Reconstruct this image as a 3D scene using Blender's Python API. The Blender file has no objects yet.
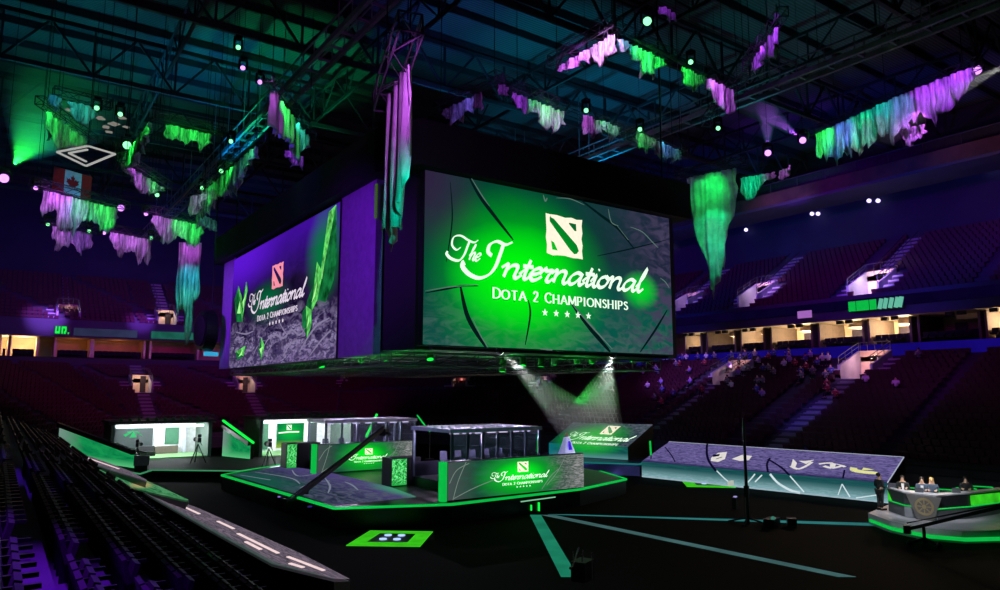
import bpy, bmesh, math, random
from mathutils import Vector, Matrix
random.seed(7)
S = bpy.context.scene
C = S.collection
PI = math.pi
# ------------------------------------------------------------------ camera frame helpers
F = 715.0; PIT = math.atan(96/715); YAW = math.radians(55.1); H = 6.2
def ray(px, py):
    x = px-500; y = 295-py
    fw = F*math.cos(PIT)-y*math.sin(PIT); up = F*math.sin(PIT)+y*math.cos(PIT)
    return Vector((fw*math.cos(YAW)+x*math.sin(YAW), fw*math.sin(YAW)-x*math.cos(YAW), up))
CAM = Vector((0, 0, H))
def at_z(px, py, z): r = ray(px, py); return CAM+r*((z-H)/r.z)
def at_x(px, py, x): r = ray(px, py); return CAM+r*(x/r.x)
def at_y(px, py, y): r = ray(px, py); return CAM+r*(y/r.y)
def at_d(px, py, d): r = ray(px, py); return CAM+r*(d/F)
def at_side(px, py, far=False):                     # nearest hit on right side X=64 or end Y=100
    return at_y(px, py, 100) if far else at_x(px, py, 64)

# ------------------------------------------------------------------ materials
def lin(c):
    return tuple(((v/255)/12.92 if v <= 10 else ((v/255+.055)/1.055)**2.4) for v in c)
def nd(nt, t, **k):
    n = nt.nodes.new(t)
    for a, b in k.items(): setattr(n, a, b)
    return n
MATS = {}
def mat(name, col, rough=.6, metal=0, var=.15, scale=3, bump=0, emit=None, es=0, alpha=1, trans=0, sub=0, spec=.5):
    if name in MATS: return MATS[name]
    m = bpy.data.materials.new(name); m.use_nodes = True; nt = m.node_tree; L = nt.links
    b = nt.nodes['Principled BSDF']
    tc = nd(nt, 'ShaderNodeTexCoord'); no = nd(nt, 'ShaderNodeTexNoise'); no.inputs['Scale'].default_value = scale; no.inputs['Detail'].default_value = 4
    L.new(tc.outputs['Object'], no.inputs['Vector'])
    r = nd(nt, 'ShaderNodeValToRGB')
    c = lin(col)
    r.color_ramp.elements[0].color = (*[v*(1-var) for v in c], 1); r.color_ramp.elements[1].color = (*[min(1, v*(1+var)) for v in c], 1)
    r.color_ramp.elements[0].position = .3; r.color_ramp.elements[1].position = .7
    L.new(no.outputs['Fac'], r.inputs['Fac']); L.new(r.outputs['Color'], b.inputs['Base Color'])
    b.inputs['Roughness'].default_value = rough; b.inputs['Metallic'].default_value = metal
    b.inputs['Specular IOR Level'].default_value = spec
    b.inputs['Alpha'].default_value = alpha; b.inputs['Transmission Weight'].default_value = trans
    if bump:
        bp = nd(nt, 'ShaderNodeBump'); bp.inputs['Strength'].default_value = bump; L.new(no.outputs['Fac'], bp.inputs['Height']); L.new(bp.outputs['Normal'], b.inputs['Normal'])
    if emit:
        b.inputs['Emission Color'].default_value = (*lin(emit), 1); b.inputs['Emission Strength'].default_value = es
    MATS[name] = m
    return m
def glow(name, col, s=1.0, var=.1, scale=4):
    """a lamp / LED surface: gives off light"""
    if name in MATS: return MATS[name]
    m = bpy.data.materials.new(name); m.use_nodes = True; nt = m.node_tree; L = nt.links
    nt.nodes.clear()
    o = nd(nt, 'ShaderNodeOutputMaterial'); e = nd(nt, 'ShaderNodeEmission'); no = nd(nt, 'ShaderNodeTexNoise'); tc = nd(nt, 'ShaderNodeTexCoord')
    no.inputs['Scale'].default_value = scale; L.new(tc.outputs['Object'], no.inputs['Vector'])
    r = nd(nt, 'ShaderNodeValToRGB'); c = lin(col)
    r.color_ramp.elements[0].color = (*[v*(1-var) for v in c], 1); r.color_ramp.elements[1].color = (*c, 1)
    r.color_ramp.elements[0].position = .3; r.color_ramp.elements[1].position = .65
    L.new(no.outputs['Fac'], r.inputs['Fac']); L.new(r.outputs['Color'], e.inputs['Color']); e.inputs['Strength'].default_value = s
    L.new(e.outputs[0], o.inputs[0]); MATS[name] = m
    return m

def led(name, layers, rock=(None, None), rs=6, s=1.0, strip=None):
    """LED picture: UV driven. layers: list of (kind, params, colour); added light."""
    m = bpy.data.materials.new(name); m.use_nodes = True; nt = m.node_tree; L = nt.links
    nt.nodes.clear()
    o = nd(nt, 'ShaderNodeOutputMaterial'); e = nd(nt, 'ShaderNodeEmission'); L.new(e.outputs[0], o.inputs[0])
    e.inputs['Strength'].default_value = s
    uv = nd(nt, 'ShaderNodeTexCoord'); sep = nd(nt, 'ShaderNodeSeparateXYZ'); L.new(uv.outputs['UV'], sep.inputs[0])
    def M(op, a, b=None, c=None):
        n = nd(nt, 'ShaderNodeMath', operation=op)
        for i, v in enumerate((a, b, c)):
            if v is None: continue
            if hasattr(v, 'links'): L.new(v, n.inputs[i])
            else: n.inputs[i].default_value = v
        return n.outputs[0]
    n1 = nd(nt, 'ShaderNodeTexNoise'); n1.inputs['Scale'].default_value = rs; n1.inputs['Detail'].default_value = 8; n1.inputs['Distortion'].default_value = .6
    n1.inputs['Roughness'].default_value = .65
    L.new(uv.outputs['UV'], n1.inputs['Vector'])
    noise = M('SUBTRACT', n1.outputs['Fac'], .5)
    def mixc(fac, a, b):
        n = nd(nt, 'ShaderNodeMix', data_type='RGBA')
        L.new(fac, n.inputs[0])
        for i, v in ((6, a), (7, b)):
            if hasattr(v, 'links'): L.new(v, n.inputs[i])
            else: n.inputs[i].default_value = (*v, 1)
        return n.outputs[2]
    cur = (*lin(rock[0]),)
    r = nd(nt, 'ShaderNodeValToRGB'); r.color_ramp.elements[0].color = (*lin(rock[0]), 1); r.color_ramp.elements[1].color = (*lin(rock[1]), 1)
    r.color_ramp.elements[0].position = .35; r.color_ramp.elements[1].position = .72
    L.new(n1.outputs['Fac'], r.inputs[0]); cur = r.outputs[0]
    for kind, p, colr in layers:
        if kind == 'spot':      # cu, cv, ru, rv, wobble, power
            du = M('DIVIDE', M('SUBTRACT', sep.outputs[0], p[0]), p[2]); dv = M('DIVIDE', M('SUBTRACT', sep.outputs[1], p[1]), p[3])
            d = M('SQRT', M('ADD', M('MULTIPLY', du, du), M('MULTIPLY', dv, dv)))
            d = M('ADD', d, M('MULTIPLY', noise, p[4]))
            f_ = M('POWER', M('MINIMUM', M('MAXIMUM', M('SUBTRACT', 1.0, M('MULTIPLY', d, M('ABSOLUTE', d))), 0.0), 1.0), 2.0*(p[5] if len(p) > 5 else 1.0))
        elif kind == 'lin':     # axis, from, to, wobble
            v = sep.outputs[p[0]]
            v = M('ADD', v, M('MULTIPLY', noise, p[3]))
            f_ = M('MINIMUM', M('MAXIMUM', M('DIVIDE', M('SUBTRACT', v, p[1]), p[2]-p[1]), 0.0), 1.0)
        elif kind == 'rock':    # masked rock: axis, from, to, wobble, scale, dark
            v = M('ADD', sep.outputs[p[0]], M('MULTIPLY', noise, p[3]))
            f0 = M('MINIMUM', M('MAXIMUM', M('DIVIDE', M('SUBTRACT', v, p[1]), p[2]-p[1]), 0.0), 1.0)
            vo = nd(nt, 'ShaderNodeTexNoise'); vo.inputs['Scale'].default_value = p[4]; vo.inputs['Detail'].default_value = 10; vo.inputs['Distortion'].default_value = 1.6
            L.new(uv.outputs['UV'], vo.inputs['Vector'])
            f_ = M('MULTIPLY', f0, M('MINIMUM', M('MAXIMUM', M('MULTIPLY', M('SUBTRACT', vo.outputs['Fac'], .42), 5.0), 0.0), 1.0))
        cur = mixc(f_, cur, lin(colr))
    L.new(cur, e.inputs['Color'])
    MATS[name] = m
    return m

# ------------------------------------------------------------------ mesh building
def wloc(o):
    v = Vector((0, 0, 0))
    while o: v = v+o.location; o = o.parent
    return v
class MB:
    def __init__(s): s.v = []; s.f = []; s.uv = None
    def add(s, vs, fs):
        n = len(s.v); s.v += [tuple(v) for v in vs]; s.f += [tuple(i+n for i in f) for f in fs]; return s
    def box(s, c, d, rz=0):
        x, y, z = [v/2 for v in d]; cr, sr = math.cos(rz), math.sin(rz); vs = []
        for a, b, e in ((-x,-y,-z),(x,-y,-z),(x,y,-z),(-x,y,-z),(-x,-y,z),(x,-y,z),(x,y,z),(-x,y,z)):
            vs.append((c[0]+a*cr-b*sr, c[1]+a*sr+b*cr, c[2]+e))
        return s.add(vs, [(0,3,2,1),(4,5,6,7),(0,1,5,4),(1,2,6,5),(2,3,7,6),(3,0,4,7)])
    def bb(s, a, b): return s.box([(a[i]+b[i])/2 for i in range(3)], [abs(b[i]-a[i]) for i in range(3)])
    def beam(s, p, q, w, h=None, up=(0,0,1)):
        h = h or w; p = Vector(p); q = Vector(q); d = (q-p)
        if d.length < 1e-6: return s
        d.normalize(); u = Vector(up)
        if abs(d.dot(u)) > .98: u = Vector((1,0,0))
        r = d.cross(u).normalized(); u = r.cross(d)
        r = r*w/2; u = u*h/2
        return s.add([p-r-u,p+r-u,p+r+u,p-r+u,q-r-u,q+r-u,q+r+u,q-r+u], [(0,1,2,3),(7,6,5,4),(0,4,5,1),(1,5,6,2),(2,6,7,3),(3,7,4,0)])
    def tube(s, p, q, r, r2=None, n=8, cap=True):
        r2 = r if r2 is None else r2; p = Vector(p); q = Vector(q); d = (q-p).normalized()
        u = Vector((0,0,1)) if abs(d.z) < .95 else Vector((1,0,0)); a = d.cross(u).normalized(); b = a.cross(d)
        vs = []
        for c, rr in ((p, r), (q, r2)):
            for i in range(n):
                t = 2*PI*i/n; vs.append(c+a*math.cos(t)*rr+b*math.sin(t)*rr)
        fs = [(n+i, n+(i+1)%n, (i+1)%n, i) for i in range(n)]
        if cap: fs += [tuple(range(n)), tuple(range(n, 2*n))[::-1]]
        return s.add(vs, fs)
    def path(s, pts, r, n=6):
        for a, b in zip(pts, pts[1:]): s.tube(a, b, r, n=n)
        return s
    def ball(s, c, r, sz=(1,1,1), n=12, m=8):
        vs = [(c[0], c[1], c[2]-r*sz[2])]; fs = []
        for j in range(1, m):
            for i in range(n):
                ph = PI*j/m-PI/2; t = 2*PI*i/n
                vs.append((c[0]+r*sz[0]*math.cos(ph)*math.cos(t), c[1]+r*sz[1]*math.cos(ph)*math.sin(t), c[2]+r*sz[2]*math.sin(ph)))
        vs.append((c[0], c[1], c[2]+r*sz[2])); k = len(vs)-1
        for i in range(n):
            fs.append((0, 1+(i+1)%n, 1+i)); fs.append((k, 1+(m-2)*n+i, 1+(m-2)*n+(i+1)%n))
            for j in range(m-2): fs.append((1+j*n+i, 1+j*n+(i+1)%n, 1+(j+1)*n+(i+1)%n, 1+(j+1)*n+i))
        return s.add(vs, fs)
    def prism(s, poly, dv):     # polygon (3D points) extruded by dv
        n = len(poly); dv = Vector(dv); a = [Vector(p) for p in poly]
        s.add(a+[p+dv for p in a], [tuple(range(n))[::-1], tuple(range(n, 2*n))]+[(i, (i+1)%n, n+(i+1)%n, n+i) for i in range(n)]); return s
    def build(s, name, m, parent=None, loc=None, smooth=False, uvs=None):
        if loc is None:
            if parent: loc = None
            else:
                xs, ys, zs = zip(*s.v); loc = Vector(((min(xs)+max(xs))/2, (min(ys)+max(ys))/2, min(zs)))
        base = wloc(parent) if parent else Vector((0,0,0))
        origin = base if loc is None else Vector(loc)
        me = bpy.data.meshes.new(name); me.from_pydata([tuple(Vector(v)-origin) for v in s.v], [], s.f)
        if uvs:
            ul = me.uv_layers.new(name='UVMap')
            for p in me.polygons:
                for li in p.loop_indices: ul.data[li].uv = uvs[me.loops[li].vertex_index]
        if smooth:
            for p in me.polygons: p.use_smooth = True
        me.materials.append(m)
        o = bpy.data.objects.new(name, me); C.objects.link(o)
        if parent: o.parent = parent
        o.location = origin-base
        return o
def thing(name, label, cat, loc, group=None):
    o = bpy.data.objects.new(name, None); C.objects.link(o); o.location = loc; o.empty_display_size = .3
    return tag(o, label, cat, group)
def tag(o, label, cat, group=None):
    o['label'] = label; o['category'] = cat
    if group: o['group'] = group
    return o
def struct(o): o['kind'] = 'structure'; return o
def copy_tree(o, parent=None):
    c = o.copy(); C.objects.link(c)
    if parent: c.parent = parent
    for ch in [x for x in bpy.data.objects if x.parent == o]: copy_tree(ch, c)
    return c
def children(o): return list(o.children)
def fast_copy(o, parent=None, kids=None):
    c = o.copy(); C.objects.link(c)
    if parent: c.parent = parent
    for ch in (kids[o.name] if kids and o.name in kids else []): fast_copy(ch, c, kids)
    return c
def kidmap(root):
    d = {}
    def go(o):
        d[o.name] = [x for x in bpy.data.objects if x.parent == o]
        for x in d[o.name]: go(x)
    go(root); return d

LIGHTN = [0]
def lamp(kind, loc, col, e, aim=None, size=60, blend=.4, r=.03):
    names = {'SPOT': 'spot_lamp', 'POINT': 'point_lamp'}
    l = bpy.data.lights.new(names[kind], kind); l.color = col; l.energy = e; l.shadow_soft_size = r
    o = bpy.data.objects.new(names[kind], l); C.objects.link(o); o.location = loc
    if kind == 'SPOT':
        l.spot_size = math.radians(size); l.spot_blend = blend
        o.rotation_euler = (Vector(aim)-Vector(loc)).to_track_quat('-Z', 'Y').to_euler()
    return o
GREEN = (.02, 1, .08); PURP = (.45, .06, 1); BLUE = (.08, .04, 1); TEAL = (.02, .55, .75); WHITE = (1, 1, 1); PINK = (.72, .13, 1); WARM = (1, .76, .5)

# ------------------------------------------------------------------ shared materials
black = mat('black_metal', (14, 14, 17), .45, .3)
blackm = mat('black_matte', (9, 9, 11), .85)
cloth_black = mat('black_cloth', (7, 7, 10), .95, bump=.1)
alu = mat('truss_metal', (84, 84, 92), .45, .5)
dark_steel = mat('roof_steel', (70, 72, 80), .6, .2, scale=.4)
concrete = mat('terrace_concrete', (66, 62, 72), .85, scale=1, bump=.1)
paleconc = mat('painted_concrete', (170, 165, 175), .8, scale=1)
stepc = mat('step_concrete', (120, 115, 128), .85, scale=1)
seatm = mat('seat_plastic', (50, 16, 30), .6)
seatcloth = mat('seat_upholstery', (60, 20, 34), .8)
cream = mat('cream_wall', (214, 190, 150), .7, scale=.7)
white = mat('white_panel', (225, 225, 228), .5)
g_green = glow('green_led', (20, 235, 70), 1.2)
g_green_dim = glow('green_led_dim', (12, 190, 72), .95)
g_white = glow('white_led', (240, 250, 250), 1.6)
g_teal = glow('teal_floor_led', (40, 170, 130), .55, .35, .6)
g_blue = glow('blue_led', (28, 12, 140), .6, .35, .4)

# ------------------------------------------------------------------ the setting
floorm = mat('arena_floor_black', (2, 2, 3), .85, 0, scale=.5, spec=.03)
struct(MB().bb((4, -6, -.3), (47.5, 85, 0)).build('floor', floorm))

# seating bowl: terraces as offset polylines around the floor
INNER = [(46, -4), (46, 70), (34, 84), (14, 84), (6, 76), (6, -3)]
def offs(r, pts=INNER):
    n = len(pts); out = []
    segn = []
    for a, b in zip(pts, pts[1:]):
        d = Vector((b[0]-a[0], b[1]-a[1])).normalized(); segn.append(Vector((d.y, -d.x)))
    for i, p in enumerate(pts):
        if i == 0: v = segn[0]*r
        elif i == n-1: v = segn[-1]*r
        else:
            a, b = segn[i-1], segn[i]; m = (a+b).normalized(); v = m*(r/m.dot(a))
        out.append(Vector((p[0]+v.x, p[1]+v.y)))
    return out
GAPS = {'low': [], 'up': []}       # (segment, centre, half width, first row, last row): mouths cut into the stands
def band(mb, r0, z0, r1, z1, pts=INNER, row=None, tier=None):
    a, b = offs(r0, pts), offs(r1, pts)
    for i in range(len(a)-1):
        cuts = []
        if tier and i in (0, 2):
            cuts = sorted((c-h, c+h) for (sg, c, h, k0, k1) in GAPS[tier] if sg == i and k0 < row <= k1)
        if not cuts:
            mb.add([(a[i].x, a[i].y, z0), (a[i+1].x, a[i+1].y, z0), (b[i+1].x, b[i+1].y, z1), (b[i].x, b[i].y, z1)], [(0, 1, 2, 3)]); continue
        ax = 1 if i == 0 else 0
        lo_a, hi_a, lo_b, hi_b = a[i], a[i+1], b[i], b[i+1]
        def pt(p, q, v):
            t = (v-p[ax])/(q[ax]-p[ax]); return p.lerp(q, t)
        if i == 2: lo_a, hi_a, lo_b, hi_b = hi_a, lo_a, hi_b, lo_b
        pa, pb = lo_a, lo_b
        for c0, c1 in cuts:
            qa, qb = pt(lo_a, hi_a, c0), pt(lo_b, hi_b, c0)
            mb.add([(pa.x, pa.y, z0), (qa.x, qa.y, z0), (qb.x, qb.y, z1), (pb.x, pb.y, z1)], [(0, 1, 2, 3)])
            pa, pb = pt(lo_a, hi_a, c1), pt(lo_b, hi_b, c1)
        mb.add([(pa.x, pa.y, z0), (hi_a.x, hi_a.y, z0), (hi_b.x, hi_b.y, z1), (pb.x, pb.y, z1)], [(0, 1, 2, 3)])
RUN, RISE = .86, .40
NLOW = 20
URUN, URISE = .86, .52; NUP = 13
UP2 = [(46, -4), (46, 70), (34, 84), (14, 84), (-14, 84)]
def up_at(px, py, far=False):       # point on upper tier slope hit by pixel
    r = ray(px, py); best = None
    for k in range(NUP+1):
        z = 14.6+k*URISE; rr = 18+k*URUN
        p = (CAM+r*((z-H)/r.z)); depth = (p.y-84) if far else (p.x-46)
        if best is None or abs(depth-rr-.3) < best[0]: best = (abs(depth-rr-.3), Vector(((46+rr) if not far else p.x, p.y if not far else 84+rr, z)), k)
    return best[1], best[2]
def low_at(px, py, far=False):
    best = None
    for k in range(NLOW+1):
        z = 1.2+k*RISE; rr = k*RUN
        p = at_y(px, py, 84+rr) if far else at_x(px, py, 46+rr)
        if best is None or abs(p.z-z) < best[0]: best = (abs(p.z-z), Vector((p.x, p.y, 1.2+k*RISE)), k)
    return best[1], best[2]
# (pixel, tier, far end?, label, width, rows long, lamp energy, lamp colour)
PORT = [((870, 300), 'up', 0, 'large bright violet upper tier exit above the green ribbon text on the right', 2.6, 4, 160, (1, .86, .8)),
 ((752, 308), 'up', 0, 'violet lit upper tier exit right of the big front screen', 2.2, 4, 60, (.9, .7, .8)),
 ((684, 312), 'up', 0, 'small violet upper tier exit just beside the front screen edge', 2.0, 3, 20, (.8, .5, 1)),
 ((141, 337), 'up', 1, 'violet upper tier exit with square surround left of the side screen', 2.2, 3, 70, (1, .8, .6)),
 ((54, 336), 'up', 1, 'violet upper tier exit with long rising steps at far left', 2.2, 3, 80, (1, .8, .65)),
 ((850, 380), 'low', 0, 'pink lit lower tier exit below the suites on the right', 2.6, 4, 130, (1, .55, .6)),
 ((716, 383), 'low', 0, 'pink lit lower tier exit above the crowd near the front screen', 2.2, 4, 60, (1, .55, .65)),
 ((143, 394), 'low', 1, 'bright lower tier exit between the studios and left suites', 2.0, 3, 60, WARM if 0 else (1, .72, .55)),
 ((249, 393), 'low', 1, 'tan lower tier exit under the side screen', 2.0, 3, 45, (1, .65, .4)),
 ((357, 390), 'low', 1, 'warm lower tier exit seen below the scoreboard corner', 1.8, 3, 45, (1, .7, .5)),
 ((10, 395), 'low', 1, 'tan lower tier exit at the left picture edge', 2.2, 3, 60, (1, .62, .4))]
PB = []
for (px, tier, far, lb, wd_, rows, e, colr) in PORT:
    p, k = (up_at if tier == 'up' else low_at)(*px, bool(far)); PB.append((p, k))
    k = min(k, (NUP if tier == 'up' else NLOW)-rows-1)
    GAPS[tier].append((2 if far else 0, p.x if far else p.y, wd_/2, k, k+rows))
lower = MB(); band(lower, 0, 0, 0, 1.2)
for k in range(NLOW+1):
    r = k*RUN; z = 1.2+k*RISE
    band(lower, r, z, r+RUN, z, row=k, tier='low')
    if k < NLOW: band(lower, r+RUN, z, r+RUN, z+RISE, row=k+1, tier='low')
struct(lower.build('lower_seating_terrace', concrete))
upper = MB()
for k in range(NUP+1):
    r = 18+k*URUN; z = 14.6+k*URISE
    band(upper, r, z, r+URUN, z, UP2, row=k, tier='up')
    band(upper, r+URUN, z, r+URUN, z+URISE, UP2, row=k+1, tier='up')
struct(upper.build('upper_seating_terrace', concrete))
TOPR = 18+(NUP+1)*URUN; TOPZ = 14.6+(NUP+1)*URISE
# suite level
w = MB(); band(w, 18, 9.1, 18, 10.3, UP2); struct(w.build('suite_parapet', mat('parapet_dark', (26, 20, 40), .6)))
w = MB(); band(w, 17.8, 10.3, 24, 10.3, UP2); struct(w.build('suite_floor', mat('suite_carpet', (60, 44, 40), .9)))
w = MB(); band(w, 18, 12.75, 24, 12.75, UP2); struct(w.build('suite_ceiling', mat('suite_ceiling_paint', (190, 170, 140), .8)))
w = MB(); band(w, 23.5, 10.3, 23.5, 12.75, UP2); struct(w.build('suite_rear_partition', cream))
w = MB(); band(w, 17.9, 12.75, 17.9, 14.9, UP2); struct(w.build('upper_tier_fascia', mat('fascia_dark', (34, 26, 52), .6)))
# LED ribbons running round the bowl
w = MB(); band(w, 17.86, 9.25, 17.86, 10.3, INNER[:2]); tag(w.build('ribbon_display', g_blue), 'blue glowing ribbon board along the ledge under the right suites', 'display')
w = MB(); band(w, 17.8, 13.6, 17.8, 14.5, INNER[:2]); tag(w.build('ribbon_display', glow('violet_ribbon', (24, 6, 72), .3, .4, .3)), 'dim violet ribbon board on the right upper tier front', 'display')
# walls behind the upper tier
wallm = mat('upper_wall_paint', (44, 44, 74), .8, scale=.3)
w = MB(); band(w, TOPR, TOPZ, TOPR, 33.9, UP2[:2]); struct(w.build('wall_right', wallm))
w = MB(); band(w, TOPR, TOPZ, TOPR, 33.9, [(46, 70), (34, 84), (14, 84), (-14, 84)]); struct(w.build('wall_far', wallm))
w = MB(); w.bb((-14.9, -3, 9), (-14.3, 116, 33.9)); struct(w.build('wall_left', wallm))

# ceiling: corrugated deck
def deckmat():
    m = bpy.data.materials.new('corrugated_roof_deck'); m.use_nodes = True; nt = m.node_tree; L = nt.links; b = nt.nodes['Principled BSDF']
    tc = nd(nt, 'ShaderNodeTexCoord'); wv = nd(nt, 'ShaderNodeTexWave'); wv.bands_direction = 'Y'; wv.inputs['Scale'].default_value = 1.2; wv.inputs['Distortion'].default_value = 0
    L.new(tc.outputs['Object'], wv.inputs['Vector'])
    r = nd(nt, 'ShaderNodeValToRGB'); r.color_ramp.elements[0].color = (.06, .075, .085, 1); r.color_ramp.elements[1].color = (.2, .23, .25, 1)
    L.new(wv.outputs['Fac'], r.inputs[0])
    no = nd(nt, 'ShaderNodeTexNoise'); no.inputs['Scale'].default_value = .18; L.new(tc.outputs['Object'], no.inputs['Vector'])
    mx = nd(nt, 'ShaderNodeMix', data_type='RGBA', blend_type='MULTIPLY'); mx.inputs[0].default_value = .6
    L.new(r.outputs[0], mx.inputs[6]); L.new(no.outputs['Fac'], mx.inputs[7]); L.new(mx.outputs[2], b.inputs['Base Color'])
    bp = nd(nt, 'ShaderNodeBump'); bp.inputs['Strength'].default_value = .8; L.new(wv.outputs['Fac'], bp.inputs['Height']); L.new(bp.outputs[0], b.inputs['Normal'])
    b.inputs['Roughness'].default_value = .6
    return m
struct(MB().bb((-15, -8, 34), (79, 118, 34.6)).build('ceiling', deckmat()))
def roof_truss(p, q, dz, n, w=.28, name='roof_truss'):
    mb = MB(); p = Vector(p); q = Vector(q); up = Vector((0, 0, dz))
    mb.beam(p, q, w, w*1.2); mb.beam(p+up, q+up, w, w*1.2)
    for i in range(n):
        a = p.lerp(q, i/n); b = p.lerp(q, (i+.5)/n)+up; c = p.lerp(q, (i+1)/n)
        mb.beam(a, b, w*.55); mb.beam(b, c, w*.55); mb.beam(a, a+up, w*.5)
    return struct(mb.build(name, dark_steel))
for y in (20, 33, 46, 59, 72, 85, 98): roof_truss((-13, y, 29.5), (78, y, 29.5), 3.6, 16)
for x in (-4, 9, 22, 35, 48, 61): roof_truss((x, 8, 30.6), (x, 110, 30.6), 2.4, 20, .2)
for y in range(10, 112, 4):
    struct(MB().bb((-14, y-.1, 33.4), (78, y+.1, 33.95)).build('roof_purlin', dark_steel))
for x in (15.5, 43):                                 # catwalks hung under the roof
    m_ = MB()
    for s in (-.6, .6):
        m_.beam((x+s, 8, 27.2), (x+s, 108, 27.2), .22, .35); m_.beam((x+s, 8, 28.3), (x+s, 108, 28.3), .09)
    for i in range(0, 100, 2):
        m_.beam((x-.6, 8+i, 27.2), (x+.6, 8+i, 27.2), .14)
        for s in (-.6, .6): m_.beam((x+s, 8+i, 27.2), (x+s, 8+i, 28.3), .06)
    for i in range(0, 100, 10):
        for s in (-.6, .6): m_.beam((x+s, 8+i, 28.3), (x+s, 8+i, 33.6), .06)
    struct(m_.build('catwalk', mat('catwalk_grey', (150, 152, 165), .6)))
# long gondola band above the right upper tier (press level)
gon = thing('press_gondola', 'long brown fronted gallery hung under the roof along the right side', 'gallery', (66, 38, 25))
MB().bb((64.2, -2, 25.0), (69, 80, 25.25)).build('deck', dark_steel, gon)
MB().bb((64.1, -2, 25.25), (64.3, 80, 26.5)).build('front_panel', mat('gallery_brown', (84, 56, 44), .8, var=.5, scale=.5), gon)
MB().bb((68.8, -2, 25.25), (69, 80, 29)).build('rear_wall', mat('gallery_rear', (60, 70, 90), .8), gon)
r_ = MB()
r_.beam((64.2, -2, 27.5), (64.2, 80, 27.5), .08)
for i in range(0, 82, 3): r_.beam((64.2, -2+i, 26.5), (64.2, -2+i, 27.5), .06)
r_.build('railing', alu, gon)

# ------------------------------------------------------------------ seats
def seat_parts_mb(c, fx, fy):
    """returns (seat, back) meshes for one folding seat; f = facing"""
    t = Vector((-fy, fx, 0)); f = Vector((fx, fy, 0)); c = Vector(c)
    a = MB(); b = MB()
    a.beam(c+f*-.13+Vector((0,0,.40)), c+f*-.06+Vector((0,0,.68)), .44, .08, up=tuple(f))
    p0 = c+f*-.17+Vector((0,0,.38)); p1 = c+f*-.26+Vector((0,0,.76))
    b.beam(p0, p1, .47, .07, up=tuple(f))
    return a, b
P0 = Vector((0, 0, 0))
seat_proto = thing('stadium_seat', 'dark folding stadium seat in the near left rows', 'seat', (0, 0, 0), 'folding seats in the near left rows')
a_, b_ = seat_parts_mb(P0, 1, 0)
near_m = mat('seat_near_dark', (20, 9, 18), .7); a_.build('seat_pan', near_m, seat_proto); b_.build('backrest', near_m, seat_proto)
fr = MB(); fr.beam((-.15, .26, 0), (-.15, .26, .6), .05, .16, up=(1,0,0)); fr.beam((-.25, .26, .62), (.14, .26, .62), .06, .05)
fr.build('armrest', black, seat_proto)
km = kidmap(seat_proto)
spots = []
for k in range(1, 8):
    x = 6-k*RUN-.45; z = 1.2+k*RISE
    for j in range(0, 60):
        y = 6.5+j*.56+(k%2)*.1
        if 1.2 < (y % 12.0): spots.append((x, y, z))
spots.sort(key=lambda s: s[0]**2+s[1]**2)
near = spots[:300]; used = set((round(s[0], 2), round(s[1], 2)) for s in near)
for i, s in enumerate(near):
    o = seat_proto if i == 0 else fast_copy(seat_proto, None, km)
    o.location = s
# every other seat: one mesh
rest = MB()
def add_seat(c, f):
    t = Vector((-f.y, f.x, 0)); c = Vector(c)
    def q(o, tw, dz, df):  # thin box
        pass
    A = c+f*-.14; z = Vector((0,0,1))
    h = t*.23
    # pan
    p = [A+h+z*.4, A-h+z*.4, A-h+f*.1+z*.76, A+h+f*.1+z*.76]
    rest.add(p+[v+f*.08 for v in p], [(0,1,2,3), (4,7,6,5), (0,4,5,1), (1,5,6,2), (2,6,7,3), (3,7,4,0)])
    b0 = A-f*.03; p = [b0+h+z*.38, b0-h+z*.38, b0-h-f*.1+z*.8, b0+h-f*.1+z*.8]
    rest.add(p+[v-f*.06 for v in p], [(0,1,2,3), (4,7,6,5), (1,5,6,2), (2,6,7,3), (3,7,4,0)])
def row_seats(r, z, pts, aisle, sp=.56, seg_ok=None):
    a = offs(r+.45, pts)
    for i in range(len(a)-1):
        if seg_ok and i not in seg_ok: continue
        d = Vector((a[i+1].x-a[i].x, a[i+1].y-a[i].y, 0)); Ln = d.length; d.normalize(); f = Vector((-d.y, d.x, 0))
        n = int(Ln/sp)
        mid = offs(0, pts); 
        for j in range(n):
            s_ = (j+.5)*sp
            p = Vector((a[i].x, a[i].y, z))+d*s_
            key = (p.y if i in (0, 4) else p.x+p.y) % aisle
            if key < 1.3: continue
            if p.y < 3 or (p.x < -2): continue
            if p.y < 44 and p.x < 6 and (z < 4.1 or p.x < .3): continue
            tier = 'up' if r >= 18 else 'low'
            run_ = URUN if tier == 'up' else RUN; row = int(round((r-(18 if tier == 'up' else 0))/run_)); bad = False
            for (sg, c, h, k0, k1) in GAPS[tier]:
                if sg != i: continue
                dd = abs((p.x if i == 2 else p.y)-c)
                if dd < .95 or (k0 < row <= k1 and dd < h+1.5): bad = True
            if bad: continue
            add_seat(p, f)
for k in range(1, NLOW): row_seats(k*RUN, 1.2+k*RISE, INNER, 12.0)
for k in range(0, NUP+1): row_seats(18+k*URUN, 14.6+k*URISE, UP2, 12.0)
for s in spots[300:]: add_seat(s, Vector((1, 0, 0)))
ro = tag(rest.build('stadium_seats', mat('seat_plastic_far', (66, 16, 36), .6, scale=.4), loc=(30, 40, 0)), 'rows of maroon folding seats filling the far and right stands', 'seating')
ro['kind'] = 'stuff'

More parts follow.
